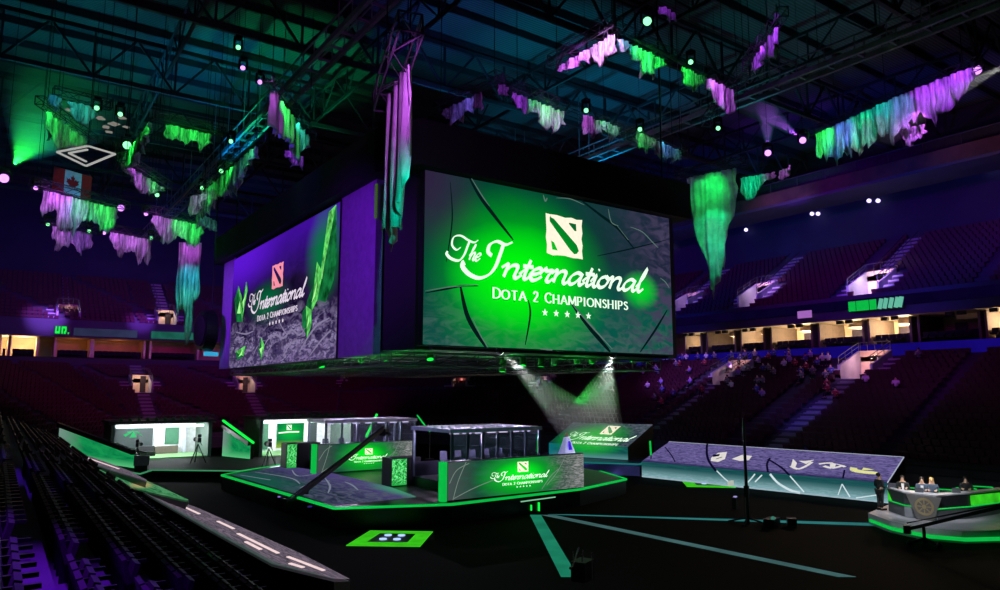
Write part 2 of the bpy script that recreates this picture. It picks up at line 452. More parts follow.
# ------------------------------------------------------------------ stair portals in the stands
def portal(base, f, k, tier, label, wide, rows, e, colr, steps=True):
    base = Vector(base); f = Vector(f).normalized(); t = Vector((-f.y, f.x, 0)); z = Vector((0, 0, 1))
    run, rise, nmax = (URUN, URISE, NUP) if tier == 'up' else (RUN, RISE, NLOW)
    k = min(k, nmax-rows-1) if steps else k
    L_ = rows*run; hb = rows*rise+.95
    th = thing('stair_portal', label, 'stairway entrance', base)
    for s in (-1, 1):
        a = base-f*run+t*s*wide/2; c = base-f*(run+L_)+t*s*wide/2
        MB().prism([a, c, c+z*hb, a+z*(rise+.8)], t*s*.22).build('side_wall', paleconc, th)
        ap = MB()
        for j in range(1, rows+1):
            p = base-f*(j*run)+z*(j*rise)+t*s*(wide/2+.22); ap.prism([p, p-f*run, p-f*run+t*s*1.0, p+t*s*1.0], z*.14)
        ap.build('landing', paleconc, th)
    b = base-f*(run+L_)
    MB().prism([b+t*wide/2, b-t*wide/2, b-t*wide/2+z*hb, b+t*wide/2+z*hb], -f*.15).build('rear_wall', cream, th)
    MB().prism([base+t*wide/2+z*.01, base-t*wide/2+z*.01, b-t*wide/2+z*.01, b+t*wide/2+z*.01], z*.02).build('passage_floor', paleconc, th)
    d = b+f*.05
    MB().prism([d+t*.05*wide+z*.03, d+t*.36*wide+z*.03, d+t*.36*wide+z*2.0, d+t*.05*wide+z*2.0], f*.04).build('doorway', mat('doorway_dark', (40, 26, 30), .8), th)
    for s in (-1, 1):
        r = MB(); a = base-f*run+t*s*(wide/2+.11)+z*(rise+.8); c = base-f*(run+L_)+t*s*(wide/2+.11)+z*hb
        for v in (0, .33, .66, 1): q = a.lerp(c, v); r.tube(q, q+z*.75, .03, n=5)
        r.tube(a+z*.75, c+z*.75, .035, n=5); r.tube(a+z*.4, c+z*.4, .025, n=5); r.build('handrail', alu, th)
    r = MB(); c0 = b+z*hb-f*.07
    r.tube(c0+t*wide/2+z*.75, c0-t*wide/2+z*.75, .035, n=5)
    for q in range(5): r.tube(c0+t*wide*(q/4-.5), c0+t*wide*(q/4-.5)+z*.75, .025, n=5)
    r.build('rear_railing', alu, th)
    if steps:
      for rr_ in ([j for j in range(rows+1, nmax-k+1)], [j for j in range(-min(k, 30), 0)]):
        if not rr_: continue
        st = MB()
        for j in rr_:
            p = base-f*(j*run)+z*(j*rise)
            st.prism([p+t*.65, p-t*.65, p-t*.65-f*run*.5, p+t*.65-f*run*.5], z*.1)
            st.prism([p+t*.65-f*run*.5, p-t*.65-f*run*.5, p-t*.65-f*run, p+t*.65-f*run], z*(rise*.55))
        st.build('steps', paleconc if tier == 'up' else stepc, th)
      if tier == 'up' and nmax-k > rows+2:
            for s in (-.6, .6):
                r = MB(); p0_ = base-f*((rows+1)*run)+z*((rows+1)*rise)+t*s; p1_ = base-f*((nmax-k)*run)+z*((nmax-k)*rise)+t*s
                r.tube(p0_+z*.85, p1_+z*.85, .035, n=4)
                for j in range(rows+1, nmax-k+1, 2): p = base-f*(j*run)+z*(j*rise)+t*s; r.tube(p, p+z*.85, .03, n=4)
                r.build('aisle_rail', alu, th)
    lamp('POINT', base-f*(run+L_*.55)+z*hb*.75, colr, e, r=.12)
    return th
FX = (-1, 0, 0); FY = (0, -1, 0)
for (px, tier, far, lb, wd_, rows, e, colr), (p, k) in zip(PORT, PB):
    k2 = min(k, (NUP if tier == 'up' else NLOW)-rows-1)
    run, rise = (URUN, URISE) if tier == 'up' else (RUN, RISE)
    base = Vector((p.x, p.y, (14.6 if tier == 'up' else 1.2)+k2*rise))
    off = (18 if tier == 'up' else 0)+k2*run
    if far: base.y = 84+off
    else: base.x = 46+off
    portal(base, FY if far else FX, k2, tier, lb, wd_, rows, e, colr)
for (px, lb) in ((457, 'orange lower tier exit in the far corner under the front screen'), (543, 'small violet lower tier exit in the far corner beam')):
    a = Vector((46, 70, 0)); n_ = Vector((.7593, .6508, 0))
    r = ray(px, 388); best = None
    for k in range(NLOW-4):
        rr = k*RUN+.2; t_ = (a.dot(n_)+rr)/Vector((r.x, r.y, 0)).dot(n_); q = CAM+r*t_
        if best is None or abs(q.z-(1.2+k*RISE)) < best[0]: best = (abs(q.z-(1.2+k*RISE)), Vector((q.x, q.y, 1.2+k*RISE)), k)
    portal(best[1], -n_, best[2], 'low', lb, 1.8, 2, 25, (1, .5, .3) if px == 457 else (.7, .3, 1), steps=False)

# ------------------------------------------------------------------ suites
part_m = mat('partition_brown', (92, 76, 62), .8)
def suite_bay(y0, y1, label, e=150, dark=False, picture=True):
    th = thing('suite_room', label, 'suite', (64, (y0+y1)/2, 10.3))
    MB().bb((64.9, y0-.08, 10.3), (69.4, y0+.12, 12.7)).build('partition_wall', part_m, th)
    MB().bb((64.9, y1-.12, 10.3), (69.4, y1+.08, 12.7)).build('partition_wall', part_m, th)
    c = MB(); c.bb((65.4, y0+.3, 10.3), (66.2, y1-.4, 11.25)); c.build('counter', blackm, th)
    s = MB()
    n = int((y1-y0-.8)/.65)
    for i in range(n):
        yy = y0+.6+i*.65; s.bb((64.35, yy, 10.65), (64.8, yy+.5, 10.8)); s.bb((64.8, yy, 10.65), (64.9, yy+.5, 11.2))
    s.build('seat_row', cloth_black, th)
    MB().bb((66.5, y0+.3, 12.2), (69, (y0+y1)/2, 12.7)).build('bulkhead', cream, th)
    if picture: MB().bb((69.3, (y0+y1)/2+.3, 11.3), (69.4, (y0+y1)/2+1.3, 12.2)).build('wall_picture', mat('picture_dark', (60, 50, 60), .5), th)
    d = MB(); d.bb((64.6, y0+.9, 12.45), (64.9, y0+1.5, 12.75)); d.bb((64.6, y0+1.8, 12.45), (64.9, y0+2.4, 12.75)); d.build('ceiling_speaker', black, th)
    if not dark: lamp('POINT', (66.9, (y0+y1)/2-.4, 12.0), WARM, e, r=.2)
def sy(px): return at_x(px, 335, 64).y
bays = [(1000+26, 980, 'warm lit suite at the right picture edge', 170, 0), (978, 912, 'dark unlit suite between two bright ones', 0, 1), (908, 862, 'brightest cream suite under the green ribbon text', 230, 0),
        (860, 812, 'warm suite with a shelf left of the brightest one', 150, 0), (808, 764, 'cream suite in the middle of the right hand row', 170, 0), (760, 734, 'narrow suite with a small picture', 110, 0),
        (731, 700, 'dim suite near the front screen', 30, 0), (697, 678, 'orange glowing suite beside the front screen edge', 60, 0)]
for a, b, lb, e, d in bays: suite_bay(sy(a)+.15, sy(b)-.15, lb, e*7, bool(d))
def far_bay(x0, x1, label, e, col=WARM):
    th = thing('suite_room', label, 'suite', ((x0+x1)/2, 102, 10.3))
    for x in (x0, x1): MB().bb((x-.12, 102.9, 10.35), (x+.12, 107.3, 12.7)).build('partition_wall', cream, th)
    MB().bb((x0+.3, 103.4, 10.3), (x1-.3, 104.1, 11.2)).build('counter', blackm, th)
    s = MB()
    for i in range(int((x1-x0-.8)/.65)):
        xx = x0+.5+i*.65; s.bb((xx, 102.4, 10.65), (xx+.5, 102.8, 10.8)); s.bb((xx, 102.8, 10.65), (xx+.5, 102.9, 11.2))
    s.build('seat_row', cloth_black, th)
    if e: lamp('POINT', ((x0+x1)/2, 105, 12), col, e, r=.2)
def sx(px): return at_y(px, 345, 102).x
for a, b, lb, e, c in ((0, 9, 'bright narrow suite at the far left edge', 200, WARM), (10, 38, 'cream suite with an opening at far left', 330, WARM), (56, 92, 'dim orange suite beside the left ribbon text', 22, (1, .35, .12)),
                    (94, 146, 'low lit orange lounge under the far stand', 26, (1, .3, .1)), (152, 200, 'dark suite left of the side screen', 0, WARM)):
    far_bay(sx(a), sx(b), lb, e, c)
# LED ribbon text pieces
def ribbon(p, q, z0, z1, m, label, off, name='ribbon_display'):
    mb = MB(); mb.prism([(p[0], p[1], z0), (q[0], q[1], z0), (q[0], q[1], z1), (p[0], p[1], z1)], off)
    return tag(mb.build(name, m), label, 'display')
y0, y1 = at_x(905, 313, 63.7).y, at_x(850, 313, 63.7).y
rb = ribbon((63.7, y0), (63.7, y1), 13.35, 14.35, mat('ribbon_panel_dark', (4, 30, 24), .4), 'green ribbon screen with broken blocks above the right suites', (-.1, 0, 0))
sg = MB()
for (u0, u1) in ((0, .13), (.15, .38), (.4, .52)): sg.bb((63.5, y1-(y1-y0)*u1, 13.4), (63.58, y1-(y1-y0)*u0, 14.3))
sg.build('green_block', g_green_dim, rb)
sg = MB()
for u in (.57, .66, .76, .86, .93): sg.beam((63.55, y1-(y1-y0)*u, 13.4), (63.55, y1-(y1-y0)*(u+.05), 14.3), .35, .05, up=(1, 0, 0))
sg.build('pale_slash', glow('pale_green_led', (120, 220, 190), .7), rb)
x0, x1 = at_y(53, 349, 101.8).x, at_y(70, 349, 101.8).x
rb = ribbon((x0, 101.8), (x1, 101.8), 12.9, 14.2, mat('ribbon_panel_dark2', (4, 40, 24), .4), 'green ribbon screen with small block lettering over the left suites', (0, -.1, 0))
sg = MB()
for k, (u, w_, a0, a1) in enumerate(((.03, .1, 13.1, 14), (.03, .28, 13.1, 13.4), (.22, .1, 13.1, 14), (.4, .1, 13.1, 14), (.4, .3, 13.75, 14), (.6, .1, 13.3, 14), (.55, .12, 13.1, 13.4), (.78, .08, 13.1, 13.3))):
    sg.bb((x0+(x1-x0)*u, 101.62, a0), (x0+(x1-x0)*(u+w_), 101.68, a1))
sg.build('lettering', g_green, rb)
x0, x1 = at_y(72, 352, 101.8).x, at_y(136, 352, 101.8).x
ribbon((x0, 101.8), (x1, 101.8), 12.95, 13.9, glow('grey_ribbon', (70, 76, 120), .5, .5, .5), 'pale grey blue ribbon strip beside the left green lettering', (0, -.1, 0))
x0, x1 = at_y(150, 352, 101.8).x, at_y(203, 352, 101.8).x
ribbon((x0, 101.8), (x1, 101.8), 12.95, 13.9, glow('teal_ribbon', (50, 150, 130), .5, .6, .6), 'teal marbled ribbon strip ending at the side screen', (0, -.1, 0))
y0, y1 = at_x(812, 316, 63.6).y, at_x(798, 316, 63.6).y
ribbon((63.6, y0), (63.6, y1), 13.2, 13.9, glow('violet_sign', (190, 120, 220), .7), 'small pale violet sign on the right upper tier front', (-.08, 0, 0), 'section_sign')
# row of little strip lights on far wall at left
for i, (px, py) in enumerate(((98, 293), (119, 295), (156, 298), (175, 299))):
    p = at_y(px, py, 113.3); th = MB().bb((p.x-1, 113.1, p.z-.15), (p.x+1, 113.3, p.z+.15)).build('strip_light', glow('strip_light_glow', (150, 140, 180), .8))
    tag(th, ['leftmost pale strip light high on the far wall', 'second pale strip light from the left on the far wall', 'third pale strip light, left of the long drape', 'pale strip light just left of the long hanging drape tip'][i], 'light')

# ------------------------------------------------------------------ logo lockup (meshes of ribbons in a plane)
def cat(pts, n=6):
    if len(pts) < 3: return pts
    P = [pts[0]]+list(pts)+[pts[-1]]; out = []
    for i in range(1, len(P)-2):
        p0, p1, p2, p3 = P[i-1:i+3]
        for k in range(n):
            t = k/n; out.append(tuple(.5*((2*p1[j])+(-p0[j]+p2[j])*t+(2*p0[j]-5*p1[j]+4*p2[j]-p3[j])*t*t+(-p0[j]+3*p1[j]-3*p2[j]+p3[j])*t**3) for j in (0, 1)))
    out.append(tuple(pts[-1])); return out
class Flat:
    """shapes in plane coordinates mapped by frame"""
    def __init__(s, org, ux, uy, nrm): s.o = Vector(org); s.x = Vector(ux); s.y = Vector(uy); s.n = Vector(nrm); s.mb = MB(); s.k = 0
    def P(s, u, v, lift=0): return s.o+s.x*u+s.y*v+s.n*lift
    def poly(s, pts, lift=0, th=.02):
        s.mb.prism([s.P(u, v, lift) for u, v in pts], s.n*th)
    def stroke(s, pts, w, lift=0, pen=None, smooth=True, taper=False):
        p = cat(pts) if smooth else pts; n = len(p)
        vs = []; 
        for i in range(n):
            a = p[max(0, i-1)]; b = p[min(n-1, i+1)]; dx, dy = b[0]-a[0], b[1]-a[1]; L = math.hypot(dx, dy) or 1
            k = w
            if pen is not None: k = w*(.38+.62*abs(math.sin(math.atan2(dy, dx)-pen)))
            if taper: k *= .25+.75*math.sin(PI*min(1, max(0, (i+.3)/n)))
            nx, ny = -dy/L*k/2, dx/L*k/2
            vs += [s.P(p[i][0]+nx, p[i][1]+ny, lift), s.P(p[i][0]-nx, p[i][1]-ny, lift)]
        m = len(vs); fs = [(2*i, 2*i+1, 2*i+3, 2*i+2) for i in range(n-1)]
        t = s.n*.01
        vs2 = vs+[v+t for v in vs]
        fs2 = fs+[tuple(m+j for j in f)[::-1] for f in fs]+[(2*i, 2*i+2, m+2*i+2, m+2*i) for i in range(n-1)]+[(2*i+3, 2*i+1, m+2*i+1, m+2*i+3) for i in range(n-1)]
        s.mb.add(vs2, fs2)
SCR = {
 'n': ([[(-.1,.7),(.1,1),(.16,.85),(.14,0)], [(.14,.4),(.34,.9),(.55,1),(.66,.8),(.64,.2),(.76,0),(.98,.3)]], .92),
 't': ([[(-.08,.35),(.18,.9),(.26,1.55),(.2,.3),(.3,0),(.52,.3)], [(-.02,1.02),(.5,1.02)]], .46),
 'e': ([[(.02,.45),(.3,.5),(.52,.78),(.36,1),(.1,.75),(.02,.35),(.18,0),(.38,.05),(.62,.35)]], .56),
 'r': ([[(-.08,.5),(.12,1.05),(.2,.85),(.5,.92),(.38,.5),(.36,.1),(.5,0),(.66,.3)]], .6),
 'a': ([[(.6,.9),(.36,1),(.1,.7),(.03,.25),(.18,0),(.4,.2),(.62,.75)], [(.66,1),(.6,.3),(.7,0),(.92,.3)]], .84),
 'i': ([[(-.08,.4),(.14,1),(.12,.25),(.24,0),(.44,.3)], [(.2,1.42),(.22,1.55)]], .36),
 'o': ([[(.38,1),(.1,.78),(.02,.3),(.2,0),(.46,.2),(.56,.7),(.38,1),(.5,.82),(.72,.9)]], .62),
 'l': ([[(-.05,.4),(.28,1.3),(.34,2.15),(.16,1.3),(.12,.3),(.24,0),(.44,.3)]], .4),
 'h': ([[(-.05,.5),(.22,1.5),(.26,2.1),(.12,1.4),(.08,0)], [(.1,.4),(.3,.9),(.46,1),(.54,.8),(.5,.2),(.62,0),(.8,.3)]], .74),
}
def script_word(fl, word, x, y, s, w, slant=.38, base_slope=0, sy=None):
    sy = sy or s
    for ch in word:
        st, adv = SCR[ch]
        for pts in st:
            fl.stroke([(x+a*s+b*slant*sy, y+b*sy) for a, b in pts], w, pen=.7)
        x += adv*s; y += base_slope*adv*s
    return x, y
CAPS = {
 'D': [[(0,0),(0,1)], [(0,1),(.35,.98),(.68,.75),(.68,.25),(.35,.02),(0,0)]],
 'O': [[(.4,1),(.1,.85),(0,.5),(.1,.15),(.4,0),(.7,.15),(.8,.5),(.7,.85),(.4,1)]],
 'T': [[(-.02,1),(.66,1)], [(.32,1),(.32,0)]],
 'A': [[(0,0),(.36,1)], [(.36,1),(.74,0)], [(.14,.34),(.58,.34)]],
 '2': [[(.04,.75),(.2,1),(.46,.92),(.48,.65),(.25,.3),(.02,0)], [(.02,0),(.56,0)]],
 'C': [[(.7,.82),(.45,1),(.12,.85),(0,.5),(.12,.15),(.45,0),(.7,.18)]],
 'H': [[(0,0),(0,1)], [(.62,0),(.62,1)], [(0,.5),(.62,.5)]],
 'M': [[(0,0),(.05,1)], [(.05,1),(.42,.1)], [(.42,.1),(.8,1)], [(.8,1),(.85,0)]],
 'P': [[(0,0),(0,1)], [(0,1),(.4,.98),(.48,.72),(.35,.48),(0,.46)]],
 'I': [[(.1,0),(.1,1)]],
 'N': [[(0,0),(0,1)], [(0,1),(.66,0)], [(.66,0),(.66,1)]],
 'S': [[(.48,.85),(.25,1),(.04,.8),(.2,.56),(.42,.42),(.46,.15),(.22,0),(.0,.16)]],
}
ADV = {'D': .82, 'O': .95, 'T': .78, 'A': .86, '2': .7, 'C': .86, 'H': .82, 'M': 1.0, 'P': .66, 'I': .36, 'N': .86, 'S': .64, ' ': .5}
def caps_width(t): return sum(ADV[c] for c in t)+.12*len(t)
def caps(fl, text, x0, x1, y, h, first=1.15):
    s = (x1-x0)/caps_width(text)
    x = x0; prev = ' '
    for ch in text:
        if ch != ' ':
            hh = h*(first if prev == ' ' else 1)
            for pts in CAPS[ch]:
                q = [(x+a*s, y+b*hh) for a, b in pts]
                fl.stroke(q, h*.24, pen=0.0, smooth=len(pts) > 2)
                if len(pts) == 2 and abs(pts[0][0]-pts[1][0]) < .5:
                    for a, b in pts:
                        if b in (0, 1): fl.stroke([(x+(a-.11)*s, y+b*hh), (x+(a+.11)*s, y+b*hh)], h*.1, smooth=False)
        x += (ADV[ch]+.12)*s; prev = ch
def emblem(fl, u0, v0, w, h, jag=.02):
    """ragged square with a diagonal bar and two wedges cut through"""
    def T(pts): return [(u0+a*w, v0+b*h) for a, b in pts]
    # outer ragged outline split into pieces around the holes
    j = lambda: (random.random()-.5)*jag
    # piece A: lower-left body, piece B: upper-right body, corners
    fl.poly(T([(0,1),(.12,.99+j()),(.16,.9),(.08,.8),(.72,.08),(.8,.05),(.8,0+j()),(.5,.02+j()),(.3,0+j()),(.04,.02),(.02,.3),(0,.5+j()),(.02,.7)][0:0] or [(0,1),(.02,.6),(.0,.42),(.03,.25),(.02,.04),(.18,.0),(.16,.16),(.14,.3),(.13,.36),(.22,.32),(.3,.16),(.32,.13),(.3,0.02),(.5,.03),(.74,0),(.76,.1),(.64,.2),(.1,.82),(.1,.92),(.14,.99)]))
    fl.poly(T([(.14,.995),(.13,.93),(.22,.9),(.84,.34),(.9,.2),(.84,.12),(.76,.1),(.74,0),(.9,.01),(1,.0),(.98,.2),(1,.34),(.97,.5),(1,.65),(.98,.82),(1,.99),(.84,.97),(.83,.84),(.84,.68),(.78,.68),(.66,.8),(.62,.84),(.64,.87),(.83,.86),(.84,.97),(.7,1),(.52,.97),(.3,1)]))
    fl.poly(T([(.18,0),(.3,.02),(.32,.13),(.16,.14)]))
def star(fl, cx, cy, r):
    pts = []
    for i in range(10):
        a = PI/2+i*PI/5; rr = r if i%2 == 0 else r*.42
        pts.append((cx+rr*math.cos(a), cy+rr*math.sin(a)))
    # star as fan pieces (convex)
    for i in range(0, 10, 2):
        fl.poly([(cx, cy), pts[(i-1)%10], pts[i], pts[(i+1)%10]])
def lockup(org, ux, uy, nrm, parent, mw, me, part_name='caption_lettering', stars=True, bold=1.0):
    """whole lockup in unit frame: width 1 = text width, origin left baseline"""
    nrm = Vector(nrm); ux = Vector(ux); uy = Vector(uy)
    K = ux.length
    fl = Flat(org, ux, uy, nrm)
    # coordinates: u 0..1 (text width 14.4m on the main screen), v same units
    sc = 1/14.4
    def A(x, z): return ((x-17.5)*sc, (z-12.1)*sc)
    # 'The'
    s = .5*sc
    x, y = A(18.75, 12.8)
    T_ = [(-.5,1.05),(-1.0,.75),(-1.5,1.2),(-1.3,2.0),(-.5,2.25),(.4,1.9),(1.1,1.75),(1.6,2.05)]
    fl.stroke([(x+a*s, y+b*s) for a, b in T_], .12*sc, pen=.7)
    fl.stroke([(x+a*s, y+b*s) for a, b in [(.6,1.9),(.3,1.2),(-.1,.3),(-.7,-.3),(-1.6,-.2),(-2.1,.2),(-2.0,.5)]], .17*sc, pen=.7)
    script_word(fl, 'he', x+.45*s, y-.1*s, s*.95, .13*sc, sy=s*.8)
    # 'I' swash
    x, y = A(20.2, 12.1); s = .75*sc
    fl.stroke([(x+a*s, y+b*s) for a, b in [(2.0,2.5),(1.4,2.25),(.7,2.4),(.1,2.1),(-.05,1.6),(.25,1.35)]], .24*sc, pen=.5)
    fl.stroke([(x+a*s, y+b*s) for a, b in [(1.25,2.3),(.95,1.5),(.55,.6),(.0,.0),(-.8,-.3),(-1.6,-.1),(-2.1,.35),(-2.05,.7)]], .27*sc, pen=.6)
    fl.stroke([(x+a*s, y+b*s) for a, b in [(-2.08,.58),(-1.95,.66)]], .26*sc)
    wd = sum(SCR[c][1] for c in 'nternational'); target = (31.25-20.95)/wd*sc
    x, y = A(20.95, 12.08)
    script_word(fl, 'nternational', x, y, target, .27*sc*bold, slant=.42, sy=.68*sc)
    fl.mb.build('script_lettering', mw, parent); fl.mb = MB()
    caps(fl, 'DOTA 2 CHAMPIONSHIPS', *[(a-17.5)*sc for a in (20.5, 30.2)], (10.93-12.1)*sc, .46*sc)
    if stars:
        for i in range(5):
            f5 = Flat(org, ux, uy, nrm); star(f5, (23.85+i*.78-17.5)*sc, (10.38-12.1)*sc, .2*sc); f5.mb.build('star', mw, parent)
    fl.mb.build(part_name, mw, parent)
    fe = Flat(org, ux, uy, nrm)
    emblem(fe, (23.96-17.5)*sc, (13.57-12.1)*sc, 2.64*sc, 2.3*sc)
    fe.mb.build('emblem', me, parent)
g_letter = glow('screen_lettering_white', (225, 255, 225), 1.25)
g_letter_dim = glow('screen_lettering_pink', (240, 225, 245), .95)
g_emblem = glow('screen_emblem_cream', (255, 240, 215), 1.15)
g_emblem_pink = glow('screen_emblem_pink', (255, 150, 170), 1.0)

# ------------------------------------------------------------------ hanging scoreboard
sbm = mat('scoreboard_black', (8, 7, 14), .7)
body = thing('hanging_scoreboard', 'huge black hanging scoreboard body that carries the two big screens', 'scoreboard', (25, 46, 8))
m_ = MB(); m_.bb((17.3, 30.5, 8.2), (34.2, 62.8, 17.3)); m_.bb((15.6, 33.3, 8.1), (17.6, 62.8, 17.3)); m_.build('core', sbm, body)
MB().bb((15.2, 32.85, 8.0), (15.6, 37.4, 17.0)).build('side_panel', mat('scoreboard_side_paint', (150, 140, 170), .75), body)
MB().bb((15.2, 59.6, 8.0), (15.6, 63.1, 17.0)).build('side_panel', mat('scoreboard_side_paint', (150, 140, 170), .75), body)
m_ = MB(); m_.prism([(14.6, 31.9, 17.0), (15.8, 29.4, 17.0), (35.3, 29.4, 17.0), (35.3, 64, 17.0), (14.6, 64, 17.0)], (0, 0, 2.3)); m_.build('upper_skirt', cloth_black, body)
m_ = MB(); m_.prism([(15.6, 33.2, 8.2), (16.5, 30.9, 8.2), (17.4, 30.9, 8.2), (17.4, 33.2, 8.2)], (0, 0, 8.9)); m_.build('corner_cabinet', sbm, body)
MB().beam((15.12, 32.72, 14.9), (15.12, 32.72, 16.7), .16, .08).build('indicator_strip', glow('dim_olive_led', (70, 110, 30), .6), body)
ht = MB()
for x in (16, 34.5):
    for y in (31, 63): ht.tube((x, y, 19.2), (x, y, 33.8), .05); ht.build('hanging_cable', black, body); ht = MB()
MB().bb((33.95, 30.1, 8.2), (34.35, 45, 17)).build('end_trim', mat('scoreboard_end', (60, 60, 90), .6), body)
# lower truss ring w/ lattice
lt = thing('lower_truss_ring', 'green lit lattice truss ring hanging under the scoreboard', 'truss', (25, 46, 7.2))
m_ = MB()
ring = [(15.6, 31.6), (34.5, 31.6), (34.5, 61), (15.6, 61), (15.6, 31.6)]
for a, b in zip(ring, ring[1:]):
    a = Vector((*a, 7.5)); b = Vector((*b, 7.5)); n_ = int((b-a).length/1.2)
    for dz in (0, .6):
        for off in (0, .55):
            c = Vector((25, 46, 7.5)); s_ = (c-a); 
            sh = Vector((off if a.x < 25 and b.x < 25 else (-off if a.x > 25 and b.x > 25 else 0), off if a.y < 40 and b.y < 40 else (-off if a.y > 40 and b.y > 40 else 0), dz))
            m_.beam(a+sh, b+sh, .07)
    for i in range(n_):
        p = a.lerp(b, i/n_); q = a.lerp(b, (i+1)/n_)
        m_.beam(p, q+Vector((0, 0, .6)), .04); m_.beam(p, p+Vector((0, 0, .6)), .04)
m_.build('chords', alu, lt)
m_ = MB()
for y in range(34, 61, 4): m_.beam((15.6, y, 7.5), (34.5, y+2, 7.5), .07); m_.beam((15.6, y+2, 8.1), (34.5, y, 8.1), .07)
m_.build('cross_brace', alu, lt)

# front screen
scrm = led('front_screen_picture', [
    ('lin', (0, .5, 1.0, .25), (34, 36, 62)), ('lin', (1, .5, .0, .15), (14, 78, 66)), ('spot', (.78, .15, .5, .5, .2, .7), (6, 84, 70)),
    ('rock', (1, .34, .1, .25, 16), (58, 92, 88)), ('rock', (0, .72, .95, .2, 12), (66, 60, 88)),
    ('spot', (.32, .66, .4, .5, .2, .9), (0, 84, 40)),
    ('spot', (.35, .42, .38, .62, .15, .8), (0, 185, 20)), ('spot', (.33, .43, .27, .36, .1, .6), (0, 252, 12)), ('spot', (.845, .44, .1, .15, .1, .8), (0, 210, 40)),
    ('spot', (.0, .95, .22, .5, .2, 1), (44, 34, 62))], rock=((4, 52, 48), (10, 66, 58)), rs=5, s=1.0)
fs = thing('video_screen', 'front video screen glowing green with white script lettering', 'screen', (25.2, 30.2, 8.4))
m_ = MB(); m_.add([(16.45, 30, 8.4), (33.9, 30, 8.4), (33.9, 30, 16.97), (16.45, 30, 16.97)], [(0, 1, 2, 3)])
m_.build('picture', scrm, fs, uvs=[(0, 0), (1, 0), (1, 1), (0, 1)])
MB().bb((16.4, 30.02, 8.35), (33.95, 30.45, 17.0)).build('cabinet', sbm, fs)
lockup((17.5, 29.97, 12.1), (14.4, 0, 0), (0, 0, 14.4), (0, -1, 0), fs, g_letter, g_emblem)
# cracks in the picture
def FSP(px, py): p = at_y(px, py, 30); return (p.x, p.z)
fl = Flat((0, 29.985, 0), (1, 0, 0), (0, 0, 1), (0, -1, 0)); fl2 = Flat((0, 29.98, 0), (1, 0, 0), (0, 0, 1), (0, -1, 0))
for pts, w_ in (([(469, 178), (480, 197), (495, 217), (513, 240)], .36), ([(578, 198), (600, 215), (617, 228), (634, 249)], .3), ([(597, 256), (630, 249), (666, 240)], .14), ([(460, 285), (468, 318), (486, 348)], .42),
                ([(570, 302), (590, 328), (610, 352)], .5), ([(425, 293), (446, 289), (462, 286), (478, 286)], .18), ([(667, 310), (655, 330), (640, 352)], .25), ([(450, 182), (452, 220), (446, 262)], .12), ([(525, 345), (530, 315), (528, 300)], .2)):
    fl.stroke([FSP(*p) for p in pts], w_*.6, taper=True); fl.mb.build('crack', glow('crack_dark', (2, 26, 26), 1), fs); fl.mb = MB()
for pts, w_ in (([(471, 178), (482, 196), (489, 206)], .07), ([(608, 209), (611, 222), (618, 226)], .08), ([(630, 227), (642, 232), (652, 242), (658, 248)], .08), ([(472, 318), (480, 335), (488, 348)], .07), ([(570, 302), (590, 325), (612, 349)], .12), ([(425, 291), (450, 287), (478, 285)], .06),
                ([(660, 278), (665, 282), (669, 288)], .08), ([(543, 195), (545, 201), (547, 198)], .12), ([(556, 198), (570, 199), (584, 205)], .06), ([(617, 226), (628, 240)], .05), ([(540, 349), (552, 350)], .1)):
    fl2.stroke([FSP(*p) for p in pts], w_*.8, taper=True); fl2.mb.build('crack_edge', glow('crack_light', (100, 130, 120), .8), fs); fl2.mb = MB()

# side screen: X = 15.1 plane, viewer's left = larger Y
ls = thing('video_screen', 'side video screen with violet sky, green crystals and grey rocks', 'screen', (15.2, 48.7, 8.0))
lsm = led('side_screen_picture', [('lin', (1, .6, .98, .25), (62, 14, 150)), ('spot', (.1, .97, .55, .4, .15, 1), (92, 22, 210)), ('rock', (1, .42, .22, .45, 13), (150, 136, 178)), ('rock', (1, .2, .05, .3, 8), (128, 110, 158)), ('rock', (1, .34, .3, .5, 26), (60, 50, 90)),
       ('spot', (.42, .5, .26, .22, .2, 1.2), (0, 96, 56)), ('spot', (.9, .7, .16, .4, .25, 1), (0, 120, 60))], rock=((14, 8, 34), (44, 24, 72)), rs=6, s=1.0)
m_ = MB(); m_.add([(15.1, 59.6, 8.0), (15.1, 37.4, 8.0), (15.1, 37.4, 16.8), (15.1, 59.6, 16.8)], [(0, 1, 2, 3)])
m_.build('picture', lsm, ls, uvs=[(0, 0), (1, 0), (1, 1), (0, 1)])
MB().bb((15.12, 37.35, 7.95), (15.58, 59.65, 16.85)).build('cabinet', sbm, ls)
lockup((15.07, 54.9, 12.05), (0, -12.7, 0), (0, 0, 10.5), (-1, 0, 0), ls, g_letter_dim, g_emblem_pink)
def LSP(px, py): p = at_x(px, py, 15.1); return (-p.y, p.z)
def lflat(lift): return Flat((15.1-lift, 0, 0), (0, -1, 0), (0, 0, 1), (-1, 0, 0))
fl = lflat(.02)
